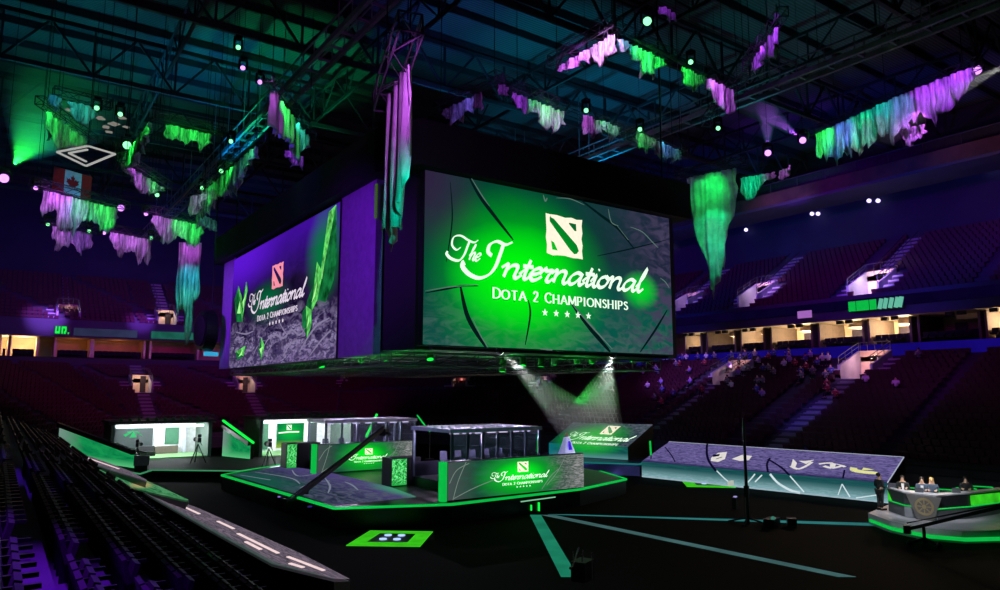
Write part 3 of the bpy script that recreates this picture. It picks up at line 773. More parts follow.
for poly in ([(337, 205), (330, 212), (326, 240), (322, 270), (318, 300), (326, 302), (334, 280), (337, 258)], [(318, 262), (322, 270), (318, 300), (312, 312), (305, 318), (308, 300), (314, 285)],
             [(307, 306), (312, 310), (312, 325), (308, 338), (303, 326), (303, 312)], [(239, 286), (242, 296), (243, 322), (237, 322), (235, 300)], [(247, 282), (248, 290), (243, 318), (242, 305)], [(262, 338), (265, 345), (262, 360), (259, 350)], [(236, 352), (246, 346), (244, 356), (238, 360)]):
    fl.poly([LSP(*p) for p in poly]); cp = fl.mb.build('green_crystal', glow('crystal_green', (24, 130, 66), .9, .8, 1.5), ls); fl.mb = MB()
    f2 = lflat(.045); h_ = len(poly)//2+1; cx_ = sum(p[0] for p in poly)/len(poly); cy_ = sum(p[1] for p in poly)/len(poly)
    f2.poly([LSP(*p) for p in poly[:h_]]); f2.mb.build('bright_facet', glow('crystal_facet', (110, 235, 110), 1.0, .8, 2.5), cp)
    f2 = lflat(.05); k_ = max(2, h_-2); f2.poly([LSP(cx_+(p[0]-cx_)*.55, cy_+(p[1]-cy_)*.5) for p in (poly[k_-1], poly[k_], poly[(k_+1)%len(poly)])]); f2.mb.build('pale_facet', glow('crystal_glint', (170, 255, 150), 1.05), cp)
fl = lflat(.03)
for pts, w_ in (([(262, 352), (268, 340), (276, 335), (284, 338), (292, 330), (300, 335), (306, 328)], .35), ([(284, 356), (290, 345), (298, 340)], .3), ([(300, 352), (308, 338), (318, 325), (330, 318)], .35), ([(310, 356), (322, 340), (332, 330)], .25), ([(236, 332), (246, 334), (254, 331)], .25), ([(236, 340), (244, 337)], .25),
                ([(268, 352), (272, 345), (270, 338)], .2), ([(254, 354), (258, 346)], .2), ([(276, 315), (284, 330), (288, 335)], .2)):
    fl.stroke([LSP(*p) for p in pts], w_*.45, taper=True); fl.mb.build('rock_highlight', glow('rock_lilac', (150, 138, 175), .8), ls); fl.mb = MB()

# ------------------------------------------------------------------ trusses, drapes and moving lights
def box_truss(A, B, label, s=.5, r=.035, group=None, m=None, name='lighting_truss'):
    A = Vector(A); B = Vector(B); d = (B-A).normalized(); L_ = (B-A).length
    up = Vector((0, 0, 1)) if abs(d.z) < .8 else Vector((0, 1, 0)); t = d.cross(up).normalized(); u = t.cross(d)
    mb = MB(); cs = [t*s/2+u*s/2, -t*s/2+u*s/2, -t*s/2-u*s/2, t*s/2-u*s/2]
    for c in cs: mb.tube(A+c, B+c, r, n=5)
    n = max(2, int(L_/(s*1.3)))
    for i in range(n):
        for j in range(4):
            c0, c1 = cs[j], cs[(j+1)%4]
            p = A+(B-A)*(i/n); q = A+(B-A)*((i+1)/n)
            mb.tube(p+(c0 if i%2 else c1), q+(c1 if i%2 else c0), r*.6, n=4, cap=False)
    for p in (A, B):
        for j in range(4): mb.tube(p+cs[j], p+cs[(j+1)%4], r, n=4, cap=False)
    th = thing(name, label, 'truss', (A+B)/2, group)
    mb.build('lattice', m or alu, th)
    cb = MB(); nh = 2 if L_ < 12 else 3
    for i in range(nh):
        p = A.lerp(B, .08+.84*i/(nh-1))
        if p.z < 32: MB().tube(p+u*s/2, (p.x, p.y, 34.0), .022, n=5).build('hoist_chain', black, th)
    return th
drapem = bpy.data.materials.new('drape_net'); drapem.use_nodes = True
def _dm():
    nt = drapem.node_tree; L = nt.links; b = nt.nodes['Principled BSDF']; tc = nd(nt, 'ShaderNodeTexCoord'); mp = nd(nt, 'ShaderNodeMapping'); mp.inputs['Scale'].default_value = (4.2, 4.2, .35)
    L.new(tc.outputs['Object'], mp.inputs['Vector']); no = nd(nt, 'ShaderNodeTexNoise'); no.inputs['Scale'].default_value = 1.3; no.inputs['Detail'].default_value = 5; no.inputs['Roughness'].default_value = .7
    L.new(mp.outputs[0], no.inputs['Vector']); r = nd(nt, 'ShaderNodeValToRGB'); r.color_ramp.elements[0].position = .38; r.color_ramp.elements[1].position = .66
    r.color_ramp.elements[0].color = (.14, .15, .16, 1); r.color_ramp.elements[1].color = (.75, .75, .77, 1)
    L.new(no.outputs['Fac'], r.inputs[0]); L.new(r.outputs[0], b.inputs['Base Color']); b.inputs['Roughness'].default_value = .9; b.inputs['Specular IOR Level'].default_value = .1
    bp = nd(nt, 'ShaderNodeBump'); bp.inputs['Strength'].default_value = .6; L.new(no.outputs['Fac'], bp.inputs['Height']); L.new(bp.outputs[0], b.inputs['Normal'])
_dm()
sheet_mat = mat('drape_sheet', (190, 195, 195), .9, var=.3, scale=1.3, bump=.3, spec=.1)
def drape(A, B, prof, label, folds=None, name='hanging_drape', lights=(), seed=0, sheet=False):
    """ragged net hung from A to B; prof = list of (u, length m)"""
    rnd = random.Random(seed+int(A[0]*10)); A = Vector(A); B = Vector(B); L_ = (B-A).length; d = (B-A).normalized()
    n_ = Vector((-d.y, d.x, 0)).normalized() if abs(d.z) < .95 else Vector((1, 0, 0))
    nu = max(20, min(150, int(L_*11))); nv = 10; vs = []; fs = []
    folds = folds or L_*.9
    def pl(u):
        for (a, la), (b, lb) in zip(prof, prof[1:]):
            if a <= u <= b: t = (u-a)/max(1e-6, b-a); return la+(lb-la)*t
        return prof[-1][1]
    ph = rnd.random()*6
    for i in range(nu+1):
        u = i/nu; top = A+(B-A)*u; saw = (u*L_*1.1+ph)%1.0; ln = max(.12, pl(u)*rnd.uniform(.95, 1.04)) if sheet else max(.12, pl(u)*(.86+.34*(1-abs(2*saw-1))*rnd.uniform(.7, 1.1)+.16*(rnd.random()-.5)))
        for j in range(nv+1):
            v = j/nv
            amp = .1+.16*v
            off = math.sin(u*folds*2*PI+ph+math.sin(v*3)*.6)*amp*.7+.1*math.sin(u*folds*5.3*PI)
            vs.append(top+n_*off-Vector((0, 0, ln*v))+d*(.12*math.sin(v*7+u*20)*v))
    for i in range(nu):
        for j in range(nv):
            a = i*(nv+1)+j; fs.append((a, a+nv+1, a+nv+2, a+1))
    mb = MB(); mb.add(vs, fs)
    o = mb.build(name, sheet_mat if sheet else drapem, smooth=True); tag(o, label, 'drape')
    md = o.modifiers.new('thick', 'SOLIDIFY'); md.thickness = .03
    return o
def Z(px, py, z): return at_z(px, py, z)
def pxlen(p, px): return px*(p-CAM).length/F*.98
MIDS = []
def rig(A, B, z, prof, label, zb=None, lights=None, truss=None, seed=0, sheet=False):
    """A,B pixels of the drape's top edge; z its height. prof in pixels."""
    a = Z(*A, z); b = Z(*B, zb or z)
    pr = [(u, pxlen(a.lerp(b, u), l)) for u, l in prof]
    o = drape(a, b, pr, label, seed=seed, sheet=sheet)
    if truss:
        up = Vector((0, 0, .4)); ext = (b-a).normalized()*.8
        box_truss(a+up-ext, b+up+ext, truss, .55)
    toc = lambda p: (Vector((CAM.x, CAM.y, p.z))-p).normalized()
    for (u, v, col, e) in (lights or []):
        p = a.lerp(b, u); ln = pr[0][1]
        for (ua, la), (ub, lb) in zip(pr, pr[1:]):
            if ua <= u <= ub: ln = la+(lb-la)*(u-ua)/max(1e-6, ub-ua)
        tgt = p-Vector((0, 0, ln*v)); src = p+toc(p)*2.2-Vector((0, 0, ln*v*.6+.2))+Vector((0, 0, .9))
        lamp('SPOT', src, col, e*.62, aim=tgt, size=75, blend=1, r=.02)
    return a, b
def ramp(*l): n = len(l)-1; return [(i/n, v) for i, v in enumerate(l)]

E_ = 420
# left cluster
rig((43, 190), (118, 209), 20, ramp(24, 12, 30, 34, 14, 20, 24, 8), 'ragged violet and green drape in front of the maple leaf flag', lights=[(.1, .3, PINK, 700), (.45, .5, TEAL, 250), (.55, .5, GREEN, 300), (.85, .4, GREEN, 420), (.3, .2, PINK, 420)], truss='dark truss carrying the drape in front of the flag')
rig((52, 226), (92, 234), 20, ramp(12, 20, 10, 22, 8), 'small violet ragged drape at the lower left', lights=[(.2, .3, PINK, 420), (.7, .4, PURP, 260)], truss='truss over the small lower left violet drape')
rig((110, 232), (152, 240), 20, ramp(6, 20, 12, 22, 18), 'pink violet ragged drape right of the small lower left one', lights=[(.2, .3, PINK, 520), (.7, .4, PINK, 380)], truss='truss over the pink lower drape left of the long one')
rig((153, 215), (204, 226), 20, ramp(6, 22, 22, 14, 20, 22, 6), 'half violet half green drape above the long narrow drape', lights=[(.1, .3, PINK, 520), (.6, .4, GREEN, 520), (.9, .4, GREEN, 300)], truss='truss above the long narrow left drape')
rig((179, 242), (202, 243), 19.4, ramp(60, 72, 84, 40), 'long narrow blue grey drape left of the side screen', lights=[(.4, .1, PINK, 500), (.5, .5, TEAL, 700), (.5, .85, (.05, .8, .5), 500)])
rig((197, 211), (216, 222), 20, ramp(14, 12, 8), 'small teal drape scrap right of the violet green drape', lights=[(.5, .3, (.05, .7, .4), 130)])
rig((191, 196), (206, 194), 20.5, ramp(18, 16, 4), 'tiny lilac drape scrap under the left diagonal truss', lights=[(.5, .4, PINK, 160)])
rig((49, 94), (62, 99), 24, ramp(8, 14, 4), 'tiny pale teal drape scrap at the top of the left square rig', lights=[(.5, .4, TEAL, 170)])
rig((68, 101), (97, 108), 24, ramp(2, 14, 18, 6), 'teal green drape under the top edge of the left square rig', lights=[(.4, .5, (.03, .8, .5), 260)], truss='upper left edge truss of the square light rig')
rig((46, 111), (88, 141), 24, ramp(18, 24, 16, 12, 4), 'bright green scalloped drape on the left edge of the square rig', lights=[(.2, .4, GREEN, 420), (.7, .4, GREEN, 260)], truss='left edge truss with the green scalloped drape')
rig((124, 158), (152, 122), 22, ramp(12, 14, 22, 12, 4), 'green ragged drape on a diagonal beside the brightest left lamp', lights=[(.3, .4, GREEN, 500), (.8, .4, GREEN, 260)])
rig((166, 124), (212, 135), 24, ramp(14, 12, 16, 10, 16, 8), 'bright green fringed drape in the upper left of the roof', lights=[(.25, .4, GREEN, 420), (.8, .4, GREEN, 420)], truss='truss with the bright green fringed drape')
rig((128, 166), (163, 188), 21, ramp(6, 14, 14, 10, 2), 'lilac and green drape right of the flag', lights=[(.3, .3, PINK, 420), (.8, .5, GREEN, 320)], truss='short slanted truss right of the flag')
rig((272, 90), (309, 138), 23, ramp(34, 36, 30, 28, 40, 14, 10), 'large green and violet drape above the side screen', lights=[(.05, .3, PINK, 260), (.4, .5, GREEN, 520), (.8, .4, (.03, .7, .5), 320)], truss='truss over the large green drape above the side screen', sheet=True)
rig((285, 150), (304, 158), 22, ramp(6, 12, 12), 'dim violet drape scrap above the side screen', lights=[(.6, .5, PURP, 160)])
rig((203, 193), (257, 146), 21.5, ramp(22, 24, 14, 22, 26, 14, 10), 'green drape hanging off the left diagonal truss', lights=[(.15, .4, GREEN, 420), (.5, .4, GREEN, 420), (.85, .4, GREEN, 300)], truss='left diagonal truss pointing down to the long drape')
# middle tall narrow drape + its truss
a, b = at_d(411, 22, 26), at_d(384, 103, 30)
box_truss(a, b, 'steel lattice truss above the tall narrow centre drape', .9, .045)
tA, tB = at_d(409, 64, 27.5), at_d(389, 96, 29.5)
drape(tA, tB, [(0, 2.0), (.12, 4.4), (.3, 5.6), (.6, 6.4), (.8, 6.6), (.95, 5.4), (1, 4.5)], 'tall narrow centre drape hanging between the two big screens', folds=3, sheet=True)
lamp('SPOT', tA+Vector((-1.2, -2.6, -.6)), PINK, 900, aim=tA.lerp(tB, .5)-Vector((0, 0, .8)), size=100, blend=.9)
lamp('SPOT', tA+Vector((-1.0, -2.8, -5)), (.0, .7, .45), 900, aim=tA.lerp(tB, .6)-Vector((0, 0, 6)), size=110, blend=.9)
# upper right rig
rig((560, 66), (614, 34), 26, ramp(6, 12, 10, 22, 18), 'bright pink drape on the steep truss at top centre', lights=[(.3, .4, PINK, 1500), (.8, .4, (.85, .35, 1), 2000)])
box_truss(Z(552, 62, 26.6), Z(618, 22, 26.6), 'violet lit truss over the bright pink drape', .7)
rig((618, 38), (663, 60), 26, ramp(12, 8, 26, 20, 4), 'brilliant green drape right of the bright pink one', lights=[(.3, .4, TEAL, 240), (.6, .4, GREEN, 900), (.85, .4, GREEN, 500)])
rig((682, 66), (700, 76), 26, ramp(6, 22, 8), 'small green drape hanging left of the violet corner', lights=[(.5, .4, GREEN, 420)])
rig((703, 76), (731, 90), 26, ramp(4, 20, 22, 22), 'lilac drape at the corner of the right hand rig', lights=[(.6, .4, PINK, 620)])
box_truss(Z(612, 28, 26.6), Z(732, 88, 26.6), 'long green lit truss from the pink drape to the violet corner', .7)
box_truss(Z(748, 66, 26.6), Z(706, 122, 26.6), 'pale steel truss crossing at the violet corner', .7)
rig((752, 62), (778, 26), 26, ramp(8, 16, 14, 22, 18), 'violet drape on the truss rising to the upper right', lights=[(.2, .4, PURP, 460), (.8, .4, PURP, 460)], truss='truss with the violet drape at the upper right')
rig((660, 6), (676, 14), 27, ramp(6, 12, 6), 'violet drape scrap at the top edge of the picture', lights=[(.5, .5, PURP, 160)])
# lower mid truss
box_truss(Z(436, 106, 24.4), Z(500, 76, 24.4), 'dark truss with blue grey drape left of centre top', .6)
rig((444, 110), (482, 92), 24, ramp(6, 22, 18, 14, 16), 'dim slate blue drape above the front screen corner', lights=[(.5, .5, (.2, .15, 1), 150)])
box_truss(Z(498, 80, 24.4), Z(684, 156, 24.4), 'long truss of small drapes above the front screen', .6)
rig((499, 84), (508, 88), 24, ramp(8, 12, 8), 'tiny violet drape scrap at the left end of the long truss', lights=[(.5, .5, PURP, 100)])
rig((512, 92), (565, 113), 24, ramp(8, 18, 12, 22, 22, 12), 'green and violet fringed drape on the long truss above the front screen', lights=[(.2, .4, PURP, 220), (.55, .4, GREEN, 300), (.75, .4, GREEN, 300), (.6, .9, PINK, 120)])
rig((584, 114), (598, 121), 24, ramp(16, 20, 14), 'little violet drape panel in the middle of the long truss', lights=[(.5, .7, PINK, 260)])
rig((601, 120), (619, 128), 24, ramp(4, 14, 14, 6), 'small green drape right of the little violet panel', lights=[(.5, .4, GREEN, 340), (.6, .9, PURP, 120)])
rig((636, 131), (682, 152), 24, ramp(12, 18, 8, 16, 12, 14, 4), 'green fading to blue drape at the right end of the long truss', lights=[(.15, .4, GREEN, 340), (.7, .4, (.04, .3, .8), 220)])
# big right drapes
rig((686, 178), (736, 168), 22, ramp(22, 48, 92, 122, 90, 60, 20), 'large pointed green drape right of the front screen', lights=[(.5, .15, (.0, .9, .1), 700), (.5, .5, (.0, .8, .22), 900), (.5, .8, (.0, .5, .3), 700)], truss='truss holding the large pointed green drape', sheet=True)
rig((816, 134), (905, 93), 24, ramp(20, 26, 34, 30, 34, 22, 36, 30), 'wide green and blue drape with long fringe under the right roof', lights=[(.05, .5, GREEN, 900), (.3, .5, (.12, .2, 1), 500), (.5, .5, (.0, .7, .25), 500), (.7, .5, (.0, .5, .35), 500), (.9, .5, (.1, .35, .8), 400)])
rig((905, 93), (974, 66), 24, ramp(30, 26, 34, 26, 24, 6), 'violet end of the wide fringe next to the upper right lamp', lights=[(.3, .5, PURP, 700), (.7, .4, PURP, 900)])
box_truss(Z(812, 133, 24.5), Z(980, 62, 24.5), 'long dark truss carrying the wide right fringe', .6)
rig((902, 130), (924, 124), 22, ramp(10, 16, 14, 6), 'small glowing violet drape below the wide right fringe', lights=[(.6, .5, PINK, 700)])
rig((740, 178), (775, 172), 22, ramp(18, 22, 8, 4), 'dim green drape right of the large pointed one', lights=[(.3, .5, (.0, .8, .3), 500)])
rig((779, 172), (792, 165), 22, ramp(8, 8, 4), 'violet drape scrap on the right catwalk', lights=[(.5, .5, PINK, 200)])

# square white frame light rig
sq = thing('square_light_frame', 'white glowing square frame hung flat at the upper left', 'light frame', Z(86, 156, 22))
cs = [Z(57, 152, 22), Z(86, 166, 22), Z(115, 154, 22), Z(88, 146, 22)]
m_ = MB()
for i in range(4): m_.beam(cs[i], cs[(i+1)%4], .15, .08)
m_.build('outer_tube', glow('white_frame', (190, 190, 185), .8), sq)
c_ = sum(cs, Vector())/4; m_ = MB(); i2 = [c_+(p-c_)*.6 for p in cs]
for i in (0, 3): m_.beam(i2[i], i2[(i+1)%4], .15, .08)
m_.build('inner_tube', glow('white_frame', (190, 190, 185), .8), sq)
m_ = MB()
for p in cs: MB().tube(p, (p.x, p.y, 29.5), .02, n=5).build('hoist_chain', black, sq)
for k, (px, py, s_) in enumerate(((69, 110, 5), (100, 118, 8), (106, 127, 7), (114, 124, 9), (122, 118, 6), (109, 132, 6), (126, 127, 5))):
    p = Z(px, py, 25); th = MB().box(p, (s_*.075, s_*.06, .06), .5+k*.5).build('reflector_panel', glow('pale_reflector', (165, 160, 150), .55))  # glow put into the panel colour in place of reflected light
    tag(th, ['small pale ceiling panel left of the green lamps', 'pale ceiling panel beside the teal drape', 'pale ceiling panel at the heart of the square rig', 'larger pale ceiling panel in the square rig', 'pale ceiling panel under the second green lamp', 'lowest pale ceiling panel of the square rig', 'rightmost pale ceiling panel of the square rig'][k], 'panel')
# flag with maple leaf
fz = 21.5; p0, p1 = at_d(54, 166, 68), at_d(92, 177, 68); hgt = 2.3
fg = thing('hanging_flag', 'red and white maple leaf flag hung at upper left behind the drape', 'flag', (p0+p1)/2-Vector((0, 0, hgt)))
dv = p1-p0
def fq(u0, u1, m, nme):
    a, b = p0+dv*u0, p0+dv*u1; MB().prism([a, b, b-Vector((0, 0, hgt)), a-Vector((0, 0, hgt))], (0.02, .04, 0)).build(nme, m, fg)
red = mat('flag_red', (200, 24, 30), .8); fwhite = mat('flag_white', (215, 215, 220), .8)
fq(0, .3, red, 'red_band'); fq(.3, .74, fwhite, 'white_field'); fq(.74, 1, red, 'red_band')
n_ = Vector((dv.y, -dv.x, 0)).normalized()
fl = Flat(p0+dv*.52-Vector((0, 0, 1.1))+n_*.03, dv.normalized(), (0, 0, 1), n_)
leaf = [(0,-.75),(.04,-.42),(.38,-.48),(.32,-.32),(.66,-.02),(.56,.06),(.62,.32),(.4,.26),(.34,.4),(.14,.18),(.22,.6),(.1,.52),(0,.78)]
leaf = leaf+[(-a, b) for a, b in leaf[::-1][1:-1]]
fl.poly([(a*.95, b*.95) for a, b in leaf]); fl.mb.build('maple_leaf', red, fg)
lamp('SPOT', (p0+p1)/2+n_*5+Vector((0, 0, 1)), (1, .8, .9), 60, aim=(p0+p1)/2-Vector((0, 0, 1)), size=45)
MB().beam(p0+Vector((0, 0, .05)), p1+Vector((0, 0, .05)), .08).build('flag_pole', black, fg)

# moving lights
mh_lens = {'g': glow('lens_green', (130, 255, 165), 2.2), 'p': glow('lens_violet', (210, 130, 255), 2.6), 'w': glow('lens_white', (255, 255, 255), 3)}
def moving_head(p, aim, col, label, r=.26, e=0, size=30, name='moving_head_light'):
    p = Vector(p); d = (Vector(aim)-p).normalized(); t = d.cross(Vector((0, 0, 1))).normalized() if abs(d.z) < .97 else Vector((1, 0, 0))
    th = thing(name, label, 'stage light', p+Vector((0, 0, .75)))
    MB().box(p+Vector((0, 0, .62)), (.42, .42, .2)).build('base', black, th)
    if p.z > 15: MB().tube(p+Vector((0, 0, .7)), (p.x, p.y, 34.0), .015, n=4).build('safety_cable', black, th)
    y = MB()
    for s in (-1, 1): y.beam(p+t*s*(r+.07)+Vector((0, 0, .55)), p+t*s*(r+.07)-Vector((0, 0, .12)), .06, .12)
    y.beam(p+t*(r+.1)+Vector((0, 0, .5)), p-t*(r+.1)+Vector((0, 0, .5)), .1, .06); y.build('yoke', black, th)
    hd = MB(); hd.tube(p-d*.35, p+d*.16, r*.8, r, n=14); hdo = hd.build('head', black, th, smooth=False)
    MB().tube(p+d*.16, p+d*.2, r*.92, r*.92, n=14).build('lens', mh_lens[col], hdo)
    if e:
        c = {'g': GREEN, 'p': PURP, 'w': WHITE}[col]
        lamp('SPOT', p+d*.3, c, e, aim=p+d*5, size=size, blend=.5, r=.1)
    return th
def to_cam(p, mixv=(0, 0, 0)): return CAM+Vector(mixv)
FIX = [(97, 108, 24, 'g', 'green stage lamp on the top edge of the left square rig'), (120, 114, 24, 'g', 'green stage lamp right of the first one on the square rig'), (127, 145, 23, 'g', 'brightest green stage lamp in the left square rig'),
 (231, 141, 24, 'g', 'green stage lamp above the left diagonal truss'), (238, 47, 28, 'g', 'green stage lamp high in the left roof'), (243, 68, 27, 'p', 'small violet stage lamp under the high green one'), (260, 82, 26, 'p', 'pink violet stage lamp above the large green drape'),
 (4, 178, 20.5, 'p', 'white violet stage lamp at the left picture edge'), (36, 188, 20.5, 'p', 'violet stage lamp left of the flag drape'), (121, 208, 20.5, 'p', 'large violet stage lamp right of the flag drape'), (146, 214, 20.5, 'p', 'small violet stage lamp above the half green drape'),
 (104, 233, 20.3, 'p', 'violet stage lamp between the two lower left drapes'), (89, 231, 20.3, 'g', 'green stage lamp at the right end of the small lower drape'), (48, 224, 20.3, 'g', 'green stage lamp at the left end of the small lower drape'), (151, 238, 20.3, 'g', 'green stage lamp right of the pink lower drape'), (163, 241, 20.3, 'p', 'tiny violet stage lamp left of the long drape'),
 (221, 171, 22, 'g', 'upper green stage lamp on the left diagonal truss'), (202, 188, 22, 'g', 'lower green stage lamp on the left diagonal truss'), (157, 195, 20.6, 'g', 'green stage lamp at the tip of the lilac drape'),
 (647, 21, 27, 'g', 'green white stage lamp at the top right of centre'), (691, 62, 26.4, 'g', 'green stage lamp between the green drapes of the right rig'), (586, 110, 24.4, 'g', 'green stage lamp on the long truss, left one'), (640, 129, 24.4, 'g', 'green stage lamp on the long truss, right one'),
 (718, 128, 24, 'g', 'green stage lamp hanging below the violet corner'), (803, 140, 23.5, 'p', 'violet stage lamp with a beam, left of the wide fringe'), (768, 153, 23, 'p', 'violet stage lamp lower left of its beaming neighbour'), (838, 152, 22.5, 'g', 'green stage lamp under the wide right fringe'),
 (977, 70, 24.5, 'p', 'bright pink stage lamp at the end of the violet fringe'), (921, 127, 22, 'p', 'pink stage lamp inside the small violet drape'), (711, 189, 21, 'g', 'small green stage lamp in the large pointed drape'), (684, 197, 21, 'p', 'small white violet lamp beside the front screen top')]
big = {(127, 145): .36, (121, 208): .34, (803, 140): .3, (768, 153): .3, (977, 70): .34, (647, 21): .32, (838, 152): .38, (4, 178): .4}
for px, py, z, c, lb in FIX:
    p = Z(px, py, z); moving_head(p, CAM+Vector((random.uniform(-6, 6), random.uniform(-6, 6), random.uniform(-8, 2))), c, lb, r=big.get((px, py), .2)*.8, e=0)
# fixtures under the scoreboard
UNDER = [(503, 365, 'g'), (523, 361, 'g'), (541, 361, 'g'), (555, 358, 'g'), (576, 357, 'g'), (592, 357, 'g'), (634, 356, 'g'), (360, 356, 'g'), (384, 355, 'g'), (430, 353, 'g'), (320, 362, 'g'), (512, 349, 'g')]
UL = ['leftmost under the front screen', 'second from the left under the front screen', 'third under the front screen', 'fourth under the front screen, slightly higher', 'fifth under the front screen', 'left of the right white beam', 'right of the right white beam', 'left of the scoreboard corner', 'nearest left of the scoreboard corner', 'under the front screen left edge', 'under the right end of the side screen', 'beside the left white beam']
for (px, py, c), lb in zip(UNDER, UL):
    p = at_z(px, py, 7.6+.2); q = at_y(px, py, 32.6 if px > 400 else 42)
    d = Vector((random.uniform(-.8, .8), random.uniform(-.5, .5), -1)).normalized(); th = thing('wash_light', 'small green lit wash lamp, '+lb, 'stage light', q)
    t2 = MB(); t2.tube(q-d*.3, q+d*.35, .18, .2, n=10); t2.build('housing', mat('lamp_green_paint', (40, 150, 60), .5), th)
    MB().tube(q+d*.35, q+d*.39, .17, n=10).build('lens', g_green, th); MB().beam(q, q+Vector((0, 0, .5)), .06).build('clamp', black, th)

# ------------------------------------------------------------------ haze beams: real spot lamps shining through local haze
def hazemat(name, dens):
    m = bpy.data.materials.new(name); m.use_nodes = True; nt = m.node_tree; nt.nodes.clear(); L = nt.links
    o = nd(nt, 'ShaderNodeOutputMaterial'); v = nd(nt, 'ShaderNodeVolumeScatter'); v.inputs['Density'].default_value = dens; v.inputs['Anisotropy'].default_value = .2
    v.inputs['Color'].default_value = (1, 1, 1, 1)
    L.new(v.outputs[0], o.inputs['Volume']); return m
haze = hazemat('stage_haze', .07)
haze_v = hazemat('violet_beam_haze', .1)
def beam(src, end, ang, col, e, label, m=haze):
    src = Vector(src); end = Vector(end); d = (end-src); L_ = d.length; r = math.tan(math.radians(ang/2))*L_*1.08
    o = MB().tube(src, end, .08, r, n=24).build('haze_beam', m, smooth=False)
    tag(o, label, 'light beam'); o['kind'] = 'stuff'
    lamp('SPOT', src-d.normalized()*.05, col, e, aim=end, size=ang, blend=.5, r=.04)
s1 = at_y(503, 354, 30.8); e1 = at_d(578, 424, 45)
s2 = at_y(612, 358, 30.8); e2 = at_d(592, 428, 48)
beam(s1, e1, 15, WHITE, 9000, 'white haze beam slanting down right from under the front screen')
beam(s2, e2, 28, WHITE, 9000, 'wide white haze beam fanning down to the stage canopy')
moving_head(s1-(e1-s1).normalized()*.45, e1, 'w', 'white stage lamp throwing the left beam under the front screen', r=.2)
moving_head(s2-(e2-s2).normalized()*.45, e2, 'w', 'white stage lamp throwing the wide beam under the front screen', r=.22)
s3 = at_d(1016, 60, 30); beam(s3, at_d(880, 130, 44), 9, WHITE, 7000, 'pale beam entering at the right picture edge')
s4 = Z(4, 178, 20.5)+Vector((.5, -.6, .9)); beam(s4, at_d(66, 92, 68), 24, GREEN, 24000, 'green beam rising from the left picture edge')
s5 = Z(803, 140, 23.5); beam(s5+(at_d(745, 96, 66)-s5).normalized()*.9, at_d(745, 96, 66), 10, PURP, 12000, 'violet beam rising to the left from the right hand lamp', haze_v)
s6 = Z(768, 153, 23); beam(s6+(at_d(767, 105, 62)-s6).normalized()*.9, at_d(767, 105, 62), 9, PURP, 9000, 'violet beam rising straight up beside the leaning one', haze_v)

# round black speaker left of the side screen
sp = thing('hanging_speaker', 'round black hanging speaker left of the side screen', 'speaker', at_d(211, 352, 60))
c0 = at_d(211, 331, 60); n_ = Vector((-1, -.12, 0)).normalized()
MB().tube(c0, c0+n_*.9, 1.75, 1.6, n=28).build('cabinet', black, sp)
MB().tube(c0+n_*.9, c0+n_*.96, 1.3, 1.3, n=28).build('grille', blackm, sp)
MB().tube(c0+Vector((0, 0, 1.6)), (c0.x, c0.y, 29), .06).build('hanging_cable', black, sp)
MB().box(at_d(211, 354, 60), (1.2, .4, .35), .5).build('status_light', glow('cyan_status', (60, 170, 220), .9), sp)

# ------------------------------------------------------------------ stage floor
ST = .9
def sp_(px, py, z=ST): return at_z(px, py, z)
stg = thing('main_stage', 'black main stage platform with glowing green edge strips', 'stage', (20, 42, 0))
outline = [sp_(222, 475), sp_(335, 508), sp_(452, 504), sp_(580, 489), sp_(626, 479), sp_(600, 471), sp_(560, 464), sp_(430, 463), sp_(320, 462), sp_(290, 463)]
outline = [Vector((p.x, p.y, 0)) for p in outline]
MB().prism(outline, (0, 0, ST)).build('platform', mat('stage_black', (10, 11, 14), .35), stg)
m_ = MB()
for a, b in zip(outline[:6], outline[1:6]):
    a = a+Vector((0, 0, ST-.02)); b = b+Vector((0, 0, ST-.02)); m_.beam(a, b, .16, .1)
m_.beam(outline[0]+Vector((0, 0, ST)), outline[-1]+Vector((0, 0, ST)), .12, .08)
m_.build('edge_light', g_green_dim, stg)
top = [sp_(232, 475, ST+.01), sp_(335, 505.5, ST+.01), sp_(416, 497, ST+.01), sp_(392, 488, ST+.01), sp_(330, 473, ST+.01), sp_(285, 466, ST+.01)]
topm = led('stage_floor_picture', [('lin', (0, .4, .9, .3), (74, 62, 120)), ('rock', (1, 1.2, .2, .2, 14), (78, 82, 104)), ('spot', (.1, .6, .5, .5, .3, 1), (20, 80, 66)), ('spot', (1, .1, .25, .3, .2, 1), (60, 150, 110))], rock=((22, 40, 52), (58, 56, 92)), rs=8, s=1.0)
m_ = MB(); m_.prism(top, (0, 0, .03)); xs = [v[0] for v in m_.v]; ys = [v[1] for v in m_.v]
m_.build('floor_screen', topm, stg, uvs=[((v[0]-min(xs))/(max(xs)-min(xs)), (v[1]-min(ys))/(max(ys)-min(ys))) for v in m_.v])
fl = Flat((0, 0, ST+.05), (1, 0, 0), (0, 1, 0), (0, 0, 1))
for pts in ([(325, 478), (330, 486), (328, 493)], [(345, 482), (352, 485), (358, 490)], [(255, 472), (290, 478), (300, 484)], [(292, 470), (298, 476), (316, 474)], [(300, 488), (315, 482), (330, 481)], [(240, 475), (270, 480)]):
    fl.stroke([tuple(sp_(*p, ST+.05))[:2] for p in pts], .12, taper=True)
fl.mb.build('floor_line', glow('floor_line_pale', (130, 140, 160), .8), stg)
